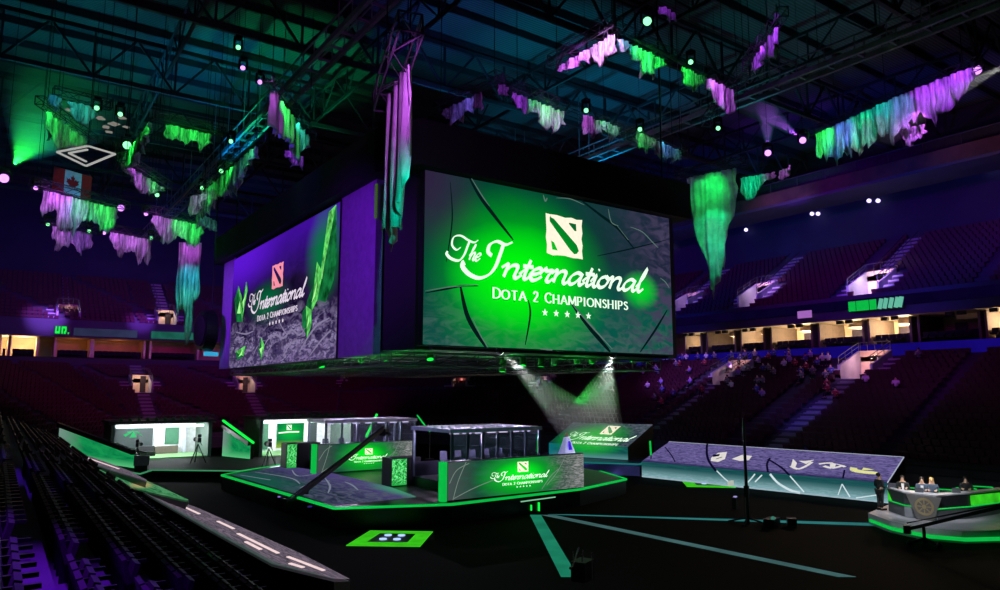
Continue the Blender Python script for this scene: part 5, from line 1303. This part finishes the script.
    return x0, x1, y0
sA = studio(113, 207, 461, 427, 'bright white broadcast studio at the far left with a green crest panel', 0)
sB = studio(262, 350, 457, 422, 'bright broadcast studio behind the left booth with a green backdrop picture', 1)

# broadcast cameras on tripods
def tv_camera(base, yaw, label, s=1.0):
    base = Vector(base); th = thing('broadcast_camera', label, 'camera', base)
    leg = None
    for i in range(3):
        a = yaw+i*2.094; MB().tube(base+Vector((math.cos(a)*.55*s, math.sin(a)*.55*s, 0)), base+Vector((0, 0, 1.2*s)), .03*s, n=6).build('leg', black, th)
    d = Vector((math.cos(yaw), math.sin(yaw), 0)); c = base+Vector((0, 0, 1.45*s))
    MB().beam(c-d*.35*s, c+d*.25*s, .2*s, .28*s).build('body', black, th)
    MB().tube(c+d*.25*s, c+d*.65*s, .12*s, .15*s, n=12).build('lens', blackm, th)
    MB().box(c-d*.2*s+Vector((0, 0, .27*s)), (.22*s, .22*s, .18*s), yaw).build('viewfinder', black, th)
    MB().tube(c-d*.3*s-Vector((0, 0, .1)), c-d*1.0*s-Vector((0, 0, .35)), .02*s, n=5).build('pan_handle', black, th)
tv_camera(at_z(197, 463, .5), 1.6, 'black broadcast camera in front of the right side of the first studio', 1.25)
tv_camera(at_z(268, 468, .5), 1.5, 'black broadcast camera in front of the second studio', 1.2)
tv_camera(at_z(137, 466, .5), 1.2, 'black broadcast camera in front of the left side of the first studio', 1.1)
mn = thing('floor_monitor', 'grey floor monitor cart beside the first studio', 'monitor', at_z(141, 471, .5)); q = at_z(141, 471, .5)
MB().box(q+Vector((0, 0, .75)), (1.0, .5, .7), -.2).build('display', mat('cart_grey', (90, 96, 92), .5), mn); MB().box(q+Vector((0, 0, .2)), (.8, .5, .4), -.2).build('cart', black, mn)

# camera cranes
def crane(foot, mast_h, tip, tail, label, s=1.0):
    foot = Vector(foot); th = thing('camera_crane', label, 'camera crane', foot); piv = foot+Vector((0, 0, mast_h))
    m_ = MB(); m_.tube(foot+Vector((0, 0, .3)), piv, .1*s); m_.build('mast', black, th)
    m_ = MB()
    for i in range(3): a = i*2.094+.4; m_.beam(foot+Vector((0, 0, .3)), foot+Vector((math.cos(a)*.9*s, math.sin(a)*.9*s, .12)), .1); m_.ball(foot+Vector((math.cos(a)*.9*s, math.sin(a)*.9*s, .12)), .12)
    m_.build('dolly', black, th)
    m_ = MB(); m_.beam(tail, tip, .16*s, .2*s); m_.beam(Vector(tail)+Vector((0, 0, .25)), Vector(tip)+Vector((0, 0, .05)), .05); m_.build('boom', black, th)
    m_ = MB(); m_.box(Vector(tail), (.4*s, .4*s, .5*s), .3); m_.build('counterweight', black, th)
    m_ = MB(); m_.box(Vector(tip)-Vector((0, 0, .25)), (.3*s, .45*s, .35*s), .5); m_.tube(Vector(tip)-Vector((0, 0, .25)), Vector(tip)-Vector((-.1, .5, .35)), .1*s, n=10); m_.build('camera_head', black, th)
ft = at_z(306, 513, 0); pv = ft+Vector((0, 0, 1.2))
tip = at_d(384, 428, 44); tl_ = pv+(pv-tip).normalized()*1.6
crane(ft, 1.2, tip, tl_, 'black camera crane whose boom points up right over the left stage', 1.1)
ft = at_z(925, 546, 0); pv = ft+Vector((0, 0, .8)); tip = at_d(1030, 500, 26)
crane(ft, .8, tip, pv+(pv-tip).normalized()*.7, 'black camera crane silhouetted in front of the analyst desk', .65)
# tall mast at px 748
ft = at_z(748, 524, 0)
pt = thing('tall_mast', 'tall thin dark mast standing on the floor in front of the right LED wedge', 'mast', ft)
ptop = at_d(748, 425, (Vector((ft.x, ft.y, 0))).length*math.cos(math.radians(19))); hgt_ = H+(424-391)*-1/721*30+0
MB().tube(ft, ft+Vector((0, 0, 4.9)), .09, .06, n=8).build('pole', mat('mast_grey', (52, 50, 58), .5), pt)
m_ = MB()
for i in range(4): a = i*PI/2+.4; m_.beam(ft+Vector((0, 0, .3)), ft+Vector((math.cos(a)*.9, math.sin(a)*.9, .05)), .07)
m_.build('base', black, pt)
MB().box(ft+Vector((0, 0, 1.5)), (.2, .2, .5), .3).build('control_box', black, pt)
MB().box(ft+Vector((-.5, .5, 1.85)), (.55, .1, .22), .3).build('lit_sign', glow('mast_sign', (200, 210, 195), .8), pt)
th = thing('floor_light', 'low black floor light cluster beside the tall mast', 'light', at_z(772, 526, 0)); q = at_z(772, 526, 0)
m_ = MB(); m_.box(q+Vector((0, 0, .2)), (.9, .5, .3), .3); m_.box(q+Vector((.8, -.5, .2)), (.5, .4, .3), .7); m_.build('housing', black, th)
MB().tube(q+Vector((-.2, -.2, .35)), q+Vector((-.25, -.25, .42)), .1).build('lens', glow('floor_lens', (60, 130, 110), .8), th)

# floor paths and pads
def strip(pts, label, m, name='floor_light_strip'):
    mb = MB(); mb.prism([at_z(*p, .004) for p in pts], (0, 0, .012)); return tag(mb.build(name, m), label, 'floor light')
strip([(530, 515), (541, 515), (578, 577), (561, 577)], 'wide teal light path running from the stage to the bottom edge', g_teal)
strip([(541, 515), (556, 515.5), (856, 577), (838, 577)], 'long teal light path running diagonally to the lower right', glow('teal_path_grey', (92, 140, 140), .5, .35, .5))
strip([(548, 514.5), (570, 514.5), (1003, 527), (1003, 530.5)], 'thin teal light path running to the right picture edge', glow('teal_path_cyan', (60, 150, 150), .6, .4, .3))
def pad(pts, label, n=4):
    P = [at_z(*p, .01) for p in pts]; c = sum(P, Vector())/4
    th = thing('glowing_floor_pad', label, 'floor light', c)
    MB().prism(P, (0, 0, .03)).build('green_border', glow('pad_green', (60, 205, 30), .95, .3, 1.5), th)
    Q = [c+(p-c)*.55+Vector((0, 0, .031)) for p in P]; MB().prism(Q, (0, 0, .015)).build('dark_inset', mat('pad_dark', (10, 26, 40), .5), th)
    for i, (u, v) in enumerate(((.4, .36), (.6, .36), (.4, .62), (.6, .62))):
        p = P[0].lerp(P[1], u).lerp(P[3].lerp(P[2], u), v)+Vector((0, 0, .05)); MB().tube(p, p+Vector((0, 0, .04)), .16, n=14).build('lamp_disc', glow('pad_disc', (170, 200, 255), 1.3), th)
pad([(346, 546), (420, 547), (433, 532), (370, 531)], 'bright green floor pad with four pale discs near the bottom centre')
pad([(687, 487), (736, 488), (729, 481), (681, 480)], 'smaller green floor pad at the foot of the right LED wedge')
# near camera operator light cluster at (575,565)
th = thing('equipment_cart', 'dark equipment cart with glinting metal at the bottom centre', 'cart', at_z(583, 588, 0)); q = at_z(583, 588, 0)
m_ = MB(); m_.box(q+Vector((0, 0, .55)), (.7, .5, .6), .4); m_.build('rack', black, th)
m_ = MB()
for i in range(4): m_.tube(q+Vector((.3*math.cos(i*1.57+.8), .3*math.sin(i*1.57+.8), .05)), q+Vector((.3*math.cos(i*1.57+.8), .3*math.sin(i*1.57+.8), 1.1)), .02, n=5)
m_.tube(q+Vector((-.5, -.1, .75)), q+Vector((.1, .3, 1.15)), .03, n=6); m_.tube(q+Vector((-.6, -.1, .7)), q+Vector((-.4, 0, .72)), .05, n=6); m_.build('chrome_frame', mat('chrome', (220, 220, 220), .2, .9), th)
lamp('SPOT', q+Vector((-1, -2, 4)), WHITE, 60, aim=q+Vector((0, 0, .8)), size=35)
# small pale objects on the dark floor
for px, py, lb, cc in ((279, 509, 'tiny pale lamp on the dark floor left of the crane', (150, 120, 220)), (309, 520, 'dim violet console on the dark floor below the crane', (50, 40, 120)), (735, 509, 'tiny pale violet lamp left of the tall mast', (180, 170, 240))):
    q = at_z(px, py, .02); th = thing('small_console', lb, 'console', q); MB().box(q+Vector((0, 0, .3)), (.22, .2, .6), .3).build('case', black, th); MB().box(q+Vector((0, -.05, .64)), (.16, .14, .06), .3).build('screen', glow('console_%d' % px, cc, .8), th)

# ------------------------------------------------------------------ analyst desk
PZ = .5
ad = thing('desk_platform', 'pale low curved platform under the analyst desk with a green lit rim', 'stage', at_z(950, 518, 0))
pp = [at_z(868, 513, PZ), at_z(890, 521, PZ), (at_z(925, 528, PZ)), at_z(962, 531, PZ), at_z(1010, 530, PZ), at_z(1060, 524, PZ), at_z(1060, 498, PZ), at_z(940, 498, PZ), at_z(895, 502, PZ)]
MB().prism([Vector((p.x, p.y, 0)) for p in pp], (0, 0, PZ)).build('platform', mat('platform_pale', (150, 148, 160), .4), ad)
m_ = MB()
for a, b in zip(pp[:5], pp[1:6]):
    d = Vector((0, 0, -.3)); o_ = Vector((-.12, -.16, 0)); m_.beam(a+d+o_, b+d+o_, .12, .14)
m_.build('rim_light', g_green_dim, ad)
dk = thing('analyst_desk', 'grey faceted analyst desk with a round bronze emblem and green trim', 'desk', at_z(940, 516, PZ))
base = [(889, 511), (905, 516.5), (938, 521), (972, 518), (1004, 513), (1040, 510)]
Bp = [at_z(*p, PZ) for p in base]
def dz(p, z, out=0):
    v = Vector((p.x, p.y, z)); d = Vector((-p.x, -p.y, 0)).normalized(); return v+d*out
g1 = mat('desk_graphite', (92, 92, 98), .5); g2 = mat('desk_dark', (42, 44, 48), .45); g3 = mat('desk_pale_grey', (150, 150, 158), .5)
for i in range(len(Bp)-1):
    a, b = Bp[i], Bp[i+1]
    mlow = [g1, g3, g1, g1, g3][i]; mup = [g2, g2, g2, g2, g2][i]
    MB().prism([dz(a, PZ), dz(b, PZ), dz(b, PZ+.5, .16), dz(a, PZ+.5, .16)], dz(a, 0, -.3)-dz(a, 0)).build('lower_panel', mlow, dk)
    MB().prism([dz(a, PZ+.56, .16), dz(b, PZ+.56, .16), dz(b, PZ+1.05, .05), dz(a, PZ+1.05, .05)], dz(a, 0, -.3)-dz(a, 0)).build('upper_panel', mup if i < 3 else (glow('desk_screen_green', (60, 220, 40), .9, .4, 1.5) if i == 3 and False else mup), dk)
m_ = MB()
for a, b in zip(Bp, Bp[1:]): m_.beam(dz(a, PZ+.53, .2), dz(b, PZ+.53, .2), .05, .05)
m_.build('trim_light', g_green_dim, dk)
# green screens on the right upper panels
a, b = Bp[3], Bp[5]
MB().prism([dz(a, PZ+.58, .24), dz(b, PZ+.58, .24), dz(b, PZ+1.0, .14), dz(a, PZ+1.0, .14)], (0, 0, .01)).build('desk_screen', glow('desk_screen_green', (60, 225, 40), .9, .5, 1.5), dk)
a, b = Bp[0], Bp[1]
MB().prism([dz(a, PZ+.56, .2), dz(a.lerp(b, .25), PZ+.56, .2), dz(a, PZ+1.0, .12)], (0, 0, .01)).build('desk_screen', glow('desk_screen_green', (60, 225, 40), .9, .5, 1.5), dk)
tp = MB(); tt = [dz(p, PZ+1.06, .15) for p in Bp]; bk = [dz(p, PZ+1.06, -.75) for p in Bp]
for i in range(len(Bp)-1): tp.prism([tt[i], tt[i+1], bk[i+1], bk[i]], (0, 0, .06))
tp.build('desk_top', mat('desk_top_grey', (165, 165, 175), .35), dk)
# centre shield panel with round emblem
cu = Bp[1].lerp(Bp[2], .62); dirv = (Bp[2]-Bp[1]).normalized(); out = Vector((-cu.x, -cu.y, 0)).normalized()
fl = Flat(Vector((cu.x, cu.y, PZ))+out*.3, dirv, (0, 0, 1), out)
fl.poly([(-.35, .02), (.35, .02), (.75, 1.06), (-.75, 1.06)], th=.08); fl.mb.build('shield_panel', mat('shield_grey', (104, 100, 100), .5), dk)
fl = Flat(Vector((cu.x, cu.y, PZ))+out*.4, dirv, (0, 0, 1), out)
ring_ = [(.36*math.cos(t*PI/12), .6+.33*math.sin(t*PI/12)) for t in range(25)]; fl.stroke(ring_, .1, smooth=False)
for t in range(8): a_ = t*PI/4; fl.stroke([(.12*math.cos(a_), .6+.12*math.sin(a_)), (.3*math.cos(a_), .6+.28*math.sin(a_))], .05, smooth=False)
fl.poly([(.1*math.cos(t*PI/5), .6+.1*math.sin(t*PI/5)) for t in range(10)]); fl.mb.build('round_emblem', mat('emblem_bronze', (180, 160, 120), .4, .5), dk)
lamp('SPOT', Vector((cu.x, cu.y, PZ))+out*7+Vector((0, 0, 5)), (.9, .95, 1), 1500, aim=Vector((cu.x, cu.y, PZ+.9)), size=44, blend=.8)
lamp('SPOT', Vector((cu.x, cu.y, PZ))+out*3+Vector((2, 1, 5)), WHITE, 1000, aim=Vector((cu.x, cu.y, PZ+1.2))-out*1, size=56, blend=.8)
def behind(px, back=.95):
    # pixel column along the desk
    r = ray(px, 500); best = None
    for i in range(len(Bp)-1):
        for t in range(11):
            q = Bp[i].lerp(Bp[i+1], t/10); a1 = abs(q.x*r.y-q.y*r.x)/math.hypot(r.x, r.y)
            if best is None or a1 < best[0]: best = (a1, q)
    return dz(best[1], PZ, -back)
# desk chairs
for i, (px, py) in enumerate(((912, 500), (928, 501), (948, 501), (966, 500), (984, 500))):
    q = behind(px, 1.2); d = Vector((-q.x, -q.y, 0)).normalized(); s_ = Vector((-d.y, d.x, 0)); q = q+Vector((0, 0, .3)); z0_ = Vector((0, 0, -.3))
    th = thing('desk_chair', ['green edged chair behind the seated man in white shirt', 'green edged chair behind the pair at the desk', 'empty green edged chair right of the pair', 'green edged chair under the dark seated person', 'rightmost green edged chair at the analyst desk'][i], 'chair', q, 'chairs behind the analyst desk')
    MB().prism([q+s_*.28+Vector((0, 0, .5)), q-s_*.28+Vector((0, 0, .5)), q-s_*.28+d*.45+Vector((0, 0, .5)), q+s_*.28+d*.45+Vector((0, 0, .5))], (0, 0, .08)).build('seat', blackm, th)
    MB().prism([q+s_*.28+Vector((0, 0, .58)), q-s_*.28+Vector((0, 0, .58)), q-s_*.28-d*.05+Vector((0, 0, .86)), q+s_*.28-d*.05+Vector((0, 0, .86))], -d*.06).build('backrest', blackm, th)
    m_ = MB(); m_.beam(q-s_*.4-d*.04+Vector((0, 0, .88)), q+s_*.4-d*.04+Vector((0, 0, .88)), .05); m_.beam(q-s_*.4+Vector((0, 0, .8)), q-s_*.4-d*.04+Vector((0, 0, .88)), .05); m_.beam(q+s_*.4+Vector((0, 0, .8)), q+s_*.4-d*.04+Vector((0, 0, .88)), .05)
    m_.build('green_edge', g_green_dim, th)
    m_ = MB(); m_.tube(q+z0_+d*.2, q+d*.2+Vector((0, 0, .5)), .04); m_.tube(q+z0_+d*.2, q+z0_+d*.2+Vector((0, 0, .04)), .25, n=14); m_.build('column', black, th)
for i, (u, lb) in enumerate(((.3, 'leftmost laptop on the analyst desk'), (1.5, 'laptop in the middle of the analyst desk'), (2.6, 'laptop right of centre on the analyst desk'))):
    k = int(u); q = dz(Bp[k].lerp(Bp[k+1], u-k), PZ+1.12, -.25); yaw = math.atan2(-q.x, q.y)
    th = thing('laptop', lb, 'laptop', q); d = Vector((-q.x, -q.y, 0)).normalized(); s_ = Vector((-d.y, d.x, 0))
    MB().prism([q+s_*.17-d*.2, q-s_*.17-d*.2, q-s_*.17, q+s_*.17], (0, 0, .02)).build('keyboard_base', alu, th); MB().prism([q+s_*.17, q-s_*.17, q-s_*.17+d*.05+Vector((0, 0, .22)), q+s_*.17+d*.05+Vector((0, 0, .22))], d*.015).build('lid', alu, th)

# ------------------------------------------------------------------ people
skin_m = mat('skin', (205, 160, 135), .5)
def skel(name, m, nodes, edges, parent=None, root=0, sub=1):
    me = bpy.data.meshes.new(name); bm = bmesh.new(); lay = bm.verts.layers.skin.verify(); V = []
    for (x, y, z, r) in nodes:
        v = bm.verts.new((x, y, z)); v[lay].radius = (r, r) if not isinstance(r, tuple) else r; V.append(v)
    V[root][lay].use_root = True
    for a, b in edges: bm.edges.new((V[a], V[b]))
    bm.to_mesh(me); bm.free(); me.materials.append(m)
    o = bpy.data.objects.new(name, me); C.objects.link(o)
    if parent: o.parent = parent
    md = o.modifiers.new('skin', 'SKIN'); md.use_smooth_shade = True
    md = o.modifiers.new('sub', 'SUBSURF'); md.levels = sub; md.render_levels = sub
    return o
def person(label, pose, jacket, trousers, hair_c, shirt=None, long_hair=False, group=None, detail=True):
    """local frame: facing -Y, feet at z 0 (standing) or seat reference (sitting, floor z 0)"""
    th = thing('person', label, 'person', (0, 0, 0), group)
    if pose == 'stand': hip = .92; k = [((-.09, -.02, .5), (-.1, .02, .1), (-.1, -.14, .03)), ((.09, 0, .5), (.1, .04, .1), (.1, -.12, .03))]; lean = 0
    else: hip = .5; k = [((-.1, -.42, .5), (-.1, -.42, .1), (-.1, -.58, .04)), ((.1, -.42, .5), (.1, -.42, .1), (.1, -.58, .04))]; lean = -.06
    N = []; E = []
    def add(x, y, z, r, p=None):
        N.append((x, y, z, r))
        if p is not None: E.append((p, len(N)-1))
        return len(N)-1
    pel = add(0, 0, hip, .13)
    bel = add(0, lean*.3, hip+.2, .125, pel); che = add(0, lean, hip+.4, .15, bel); nek = add(0, lean-.01, hip+.56, .06, che); hd = add(0, lean-.03, hip+.66, .085, nek); tp = add(0, lean-.02, hip+.76, .085, hd)
    add(0, lean-.125, hip+.68, .018, hd)   # nose
    hands = []
    for s in (-1, 1):
        sh = add(s*.19, lean, hip+.47, .06, che)
        if pose == 'stand': el = add(s*.25, .02, hip+.2, .045, sh); wr = add(s*.17, -.2, hip+.12, .032, el)
        else: el = add(s*.25, lean-.06, hip+.25, .045, sh); wr = add(s*.16, lean-.32, hip+.3, .032, el)
        pa = add(s*.13, N[wr][1]-.07, N[wr][2]-.01, .034, wr); hands.append(pa)
        if detail:
            for q in range(4):
                f1 = add(s*(.10+.022*q), N[pa][1]-.06-.01*(q in (1, 2)), N[pa][2]-.015, .01, pa); add(s*(.10+.022*q), N[pa][1]-.09-.012*(q in (1, 2)), N[pa][2]-.04, .008, f1)
            f1 = add(s*.085, N[pa][1]-.02, N[pa][2]+.01, .011, pa); add(s*.07, N[pa][1]-.05, N[pa][2]+.005, .009, f1)
    for i, (kn, an, to) in enumerate(k):
        s = -1 if i == 0 else 1
        h_ = add(s*.1, 0, hip-.03, .1, pel); kk = add(*kn, .065, h_); aa = add(*an, .045, kk); add(*to, .04, aa)
    skel('body', skin_m, N, E, th)
    # clothing
    N2 = [(0, .0, hip-.03, .155), (0, lean*.3, hip+.2, .15), (0, lean, hip+.42, .17), (0, lean, hip+.52, .1)]; E2 = [(0, 1), (1, 2), (2, 3)]
    for s in (-1, 1):
        b = len(N2); el = (s*.25, .02, hip+.2) if pose == 'stand' else (s*.25, lean-.06, hip+.25); wr = (s*.175, -.18, hip+.125) if pose == 'stand' else (s*.17, lean-.3, hip+.295)
        N2 += [(s*.2, lean, hip+.47, .078), (*el, .06), (*wr, .045)]; E2 += [(2, b), (b, b+1), (b+1, b+2)]
    skel('jacket', jacket, N2, E2, th)
    N3 = [(0, 0, hip-.02, .15)]; E3 = []
    for i, (kn, an, to) in enumerate(k):
        s = -1 if i == 0 else 1; b = len(N3); N3 += [(s*.1, 0, hip-.05, .115), (*kn, .08), (*an, .06)]; E3 += [(0, b), (b, b+1), (b+1, b+2)]
    skel('trousers', trousers, N3, E3, th)
    for i, (kn, an, to) in enumerate(k):
        a = an; t_ = to; MB().beam((a[0], a[1]+.08, .045), (t_[0], t_[1]-.08, .04), .1, .09).build('shoe', black, th)
    if shirt:
        m_ = MB(); m_.prism([(-.06, lean-.165, hip+.47), (.06, lean-.165, hip+.47), (.035, lean-.165, hip+.12), (-.035, lean-.165, hip+.12)], (0, -.02, 0)); m_.build('shirt_front', shirt, th)
    h_ = MB(); h_.ball((0, lean+.03, hip+.755), .112, (.88, 1, .85), 14, 10)
    if long_hair: h_.ball((0, lean+.05, hip+.6), .12, (.95, .65, 1.4), 12, 8)
    h_.build('hair', mat('hair_%s' % ('fair' if sum(hair_c) > 300 else 'dark'), hair_c, .6), th, smooth=True)
    m_ = MB()
    for s in (-1, 1): m_.ball((s*.035, lean-.108, hip+.7), .012, n=6, m=4)
    m_.build('eyes', blackm, th)
    return th
def put(o, p, face):
    o.location = p; d = Vector(face)-Vector(p); o.rotation_euler = (0, 0, math.atan2(d.y, d.x)+PI/2); return o
suit = mat('suit_black', (20, 21, 26), .8); suit2 = mat('suit_grey_blue', (70, 84, 104), .8); trs = mat('trousers_black', (16, 16, 20), .8); shirtw = mat('shirt_white', (225, 222, 225), .7)
p = at_z(881, 510, PZ); put(person('standing person in a black suit at the left end of the analyst desk', 'stand', suit, trs, (40, 30, 26)), p, at_z(960, 505, PZ))
def seated(label, px, j, hair, shirt, back=1.0, lh=False):
    q = behind(px, back); o = person(label, 'sit', j, trs, hair, shirt, lh); put(o, q, (0, 0, 0)); o.location.z = PZ+.42
seated('seated person in a black jacket and white shirt behind the desk', 903, suit, (60, 40, 30), shirtw)
seated('person in a grey blue suit seated right of the desk middle', 924, suit2, (90, 70, 50), shirtw)
seated('fair haired person seated beside the one in grey blue', 932, suit2, (200, 160, 90), None, 1.25, True)
seated('person in dark clothes seated toward the right end of the desk', 968, suit, (50, 40, 34), None, 1.1)
# spectators / crew in the lower right stand: copies of one seated figure
sp0 = person('seated spectator in the lower stand right of the front screen', 'sit', mat('spectator_top', (150, 130, 190), .8), trs, (40, 32, 30), None, False, 'spectators in the lower right stand', detail=False)
spm = kidmap(sp0); tops = [mat('top_%s' % n, c, .8) for n, c in (('white', (220, 215, 225)), ('violet', (150, 120, 200)), ('blue', (70, 80, 160)), ('red', (150, 40, 60)), ('grey', (110, 108, 120)))]
crowd = []
rnd = random.Random(5)
CR = [(646, 388), (655, 372), (661, 392), (668, 361), (676, 368), (683, 357), (690, 372), (697, 359), (704, 366), (748, 371), (752, 357), (757, 366), (763, 374), (768, 360), (774, 378), (781, 366), (790, 360), (798, 377), (804, 371), (812, 374), (820, 364), (808, 358), (740, 360), (735, 374), (755, 386), (728, 388), (688, 384), (672, 398), (660, 407), (651, 400), (864, 386), (866, 386), (758, 398), (756, 392), (700, 394), (712, 352), (640, 375), (648, 362), (827, 374), (795, 366), (915, 358), (896, 388)]
rq = random.Random(11)
CR += [(rq.uniform(643, 832), 352+rq.uniform(0, 1)**1.6*46) for _ in range(34)]
seen = set()
for px, py in CR:
    q = low_at(px, py+4)[0]
    q.y = round(q.y/.56)*.56; key = (round(q.x, 1), round(q.y, 1))
    if key in seen: continue
    seen.add(key); crowd.append(q)
for i, q in enumerate(crowd):
    o = sp0 if i == 0 else fast_copy(sp0, None, spm)
    o.location = (q.x+.35, q.y, q.z); o.rotation_euler = (0, 0, -PI/2+rnd.uniform(-.3, .3))
    for ch in o.children:
        if ch.name.startswith('jacket'):
            o['label'] = 'seated spectator in a %s top in the lower stand right of the front screen' % ['white', 'violet', 'blue', 'red', 'grey'][i % 5]
            ch.material_slots[0].link = 'OBJECT'; ch.material_slots[0].material = tops[i % len(tops)]

# ------------------------------------------------------------------ room light
S.world = bpy.data.worlds.new('arena_dark'); S.world.use_nodes = True
bg = S.world.node_tree.nodes['Background']; bg.inputs[0].default_value = (.05, .02, .2, 1); bg.inputs[1].default_value = .012
def flood(loc, aim, col, e, size=90, r=.4): lamp('SPOT', loc, col, e, aim=aim, size=size, blend=.8, r=r)
# seating washes
flood((53, 44, 23), (71, 38, 17.5), (.45, .0, 1), 3800, 95); flood((53, 68, 23), (72, 66, 17), (.4, .0, 1), 3200, 90); flood((53, 16, 23), (72, 14, 17.5), (.45, .0, 1), 3600, 95)
flood((28, 84, 23), (24, 106, 17), (.35, .0, 1), 4000, 90); flood((4, 84, 23), (4, 106, 17), (.35, .0, 1), 4000, 90)
flood((49, 30, 15), (56, 32, 6), (.42, .0, .75), 1800, 110); flood((49, 52, 15), (56, 54, 6), (.42, .0, .75), 1800, 110); flood((49, 15, 15), (57, 14, 7), (.5, .0, .6), 1300, 110)
flood((34, 76, 15), (30, 92, 5), (.6, .0, .5), 3500, 110); flood((14, 76, 15), (12, 92, 5), (.6, .0, .5), 3500, 110)
# stair highlights on the upper right
for px, py, e in ((880, 285, 60000), (765, 290, 34000), (690, 300, 12000)):
    q = up_at(px, py)[0]; flood(q+Vector((-16, -2, 9)), q, (.5, .25, 1), e, 16)
q = up_at(45, 318, True)[0]; flood(q+Vector((2, -16, 8)), q, (.35, .12, 1), 60000, 18)
q = up_at(140, 322, True)[0]; flood(q+Vector((0, -16, 8)), q, (.35, .08, 1), 40000, 14)
q = low_at(852, 372)[0]; flood(q+Vector((-14, -2, 8)), q, (.6, .25, 1), 6000, 18)
q = low_at(690, 375)[0]; flood(q+Vector((-16, -2, 9)), q, (.35, .2, 1), 12000, 40)
q = low_at(800, 415)[0]; flood(q+Vector((-14, -2, 9)), q, (.1, .08, 1), 5000, 22)
# near left rows
flood((-1, 11, 13), (-.2, 11.5, 3.5), (.22, .01, 1), 12000, 44); flood((-1.5, 26, 14), (-.8, 27, 3.5), (.13, .01, 1), 5500, 38)
# ceiling washes: uplights aimed at the roof deck
def up_light(px, py, col, e, size=70):
    t_ = at_z(px, py, 34); flood((t_.x*.97, t_.y*.97, 20), t_, col, e, size)
up_light(90, 40, (.0, .28, .42), 5000, 110); up_light(225, 70, (.0, .22, .55), 7000, 70); up_light(290, 60, (.0, .75, .25), 6000, 75); up_light(120, 100, (.0, .35, .22), 3500, 100)
up_light(560, 50, (.0, .35, .55), 5000, 70); up_light(620, 95, (.0, .3, .6), 7000, 70); up_light(470, 40, (.0, .3, .5), 3000, 70); up_light(760, 40, (.0, .32, .32), 2500, 90); up_light(440, 20, (.1, .05, 1), 1500, 60); up_light(520, 120, (.0, .25, .45), 4000, 60); up_light(780, 120, (.25, .03, 1), 1500, 60)
# scoreboard side panels wash
flood((5, 31, 15), (15.2, 35.2, 12.8), (.3, .01, 1), 3300, 66); flood((6, 58, 15), (15.2, 61.3, 13), (.3, .02, 1), 4200, 60); flood((9, 40, 22), (14.6, 44, 18.5), (.1, .03, 1), 500, 90)
# truss ring under scoreboard
for x in (19, 25, 31): lamp('SPOT', (x, 36, 5.6), GREEN, 420, aim=(x, 34, 8), size=140, r=.03)
for y in (42, 52): lamp('SPOT', (19, y, 5.6), GREEN, 420, aim=(17, y, 8), size=140, r=.03)
# gallery on the right
flood((52, 40, 22), (66, 44, 26), (.03, .6, .3), 1800, 60); flood((52, 22, 22), (66, 22, 26.5), (.8, .3, .35), 1400, 60); flood((52, 30, 18), (74, 34, 24), (.04, .05, 1), 5000, 110); flood((52, 55, 18), (74, 60, 24), (.04, .05, 1), 4000, 110)
flood((25, 80, 20), (20, 113, 24), (.03, .1, .8), 4000, 110); flood((0, 70, 20), (4, 112, 24), (.02, .15, .5), 3000, 110)
# stage
flood((20, 36, 20), (16, 42, 0), (.3, .3, 1), 900, 50); lamp('POINT', (42.5, 46, 1.6), (.1, .1, 1), 60)
flood((13, 50, 8), (15, 45, 1), (.5, .3, 1), 300, 90)

# small far lights on the right upper wall (pairs)
for i, (px, py) in enumerate(((747, 230), (813, 214), (819, 214), (870, 201), (879, 201), (991, 169), (671, 247))):
    p = at_x(px, py, 75.5)
    th = MB().tube((75.4, p.y, p.z), (75.2, p.y, p.z), .22, n=10).build('wall_lamp', glow('wall_lamp_violet', (210, 190, 255), 2.2))
    tag(th, ['lone small white lamp on the wall right of the pointed drape', 'left lamp of the middle pair on the right wall', 'right lamp of the middle pair on the right wall', 'left lamp of the upper pair on the right wall', 'right lamp of the upper pair on the right wall', 'small white lamp near the right picture edge', 'small white lamp just right of the front screen top'][i], 'light')

# ------------------------------------------------------------------ camera
cd = bpy.data.cameras.new('camera'); co = bpy.data.objects.new('camera', cd); C.objects.link(co); S.camera = co
cd.sensor_width = 36; cd.lens = F/1000*36; cd.clip_end = 500; cd.clip_start = .1
co.location = CAM; fwd = Vector((math.cos(YAW)*math.cos(PIT), math.sin(YAW)*math.cos(PIT), math.sin(PIT)))
co.rotation_euler = fwd.to_track_quat('-Z', 'Y').to_euler()
S.view_settings.view_transform = 'Standard'; S.view_settings.look = 'None'; S.view_settings.gamma = 1; S.view_settings.exposure = 0; S.view_settings.use_curve_mapping = False
S.cycles.use_denoising = True
S.cycles.max_bounces = 6; S.cycles.volume_bounces = 0
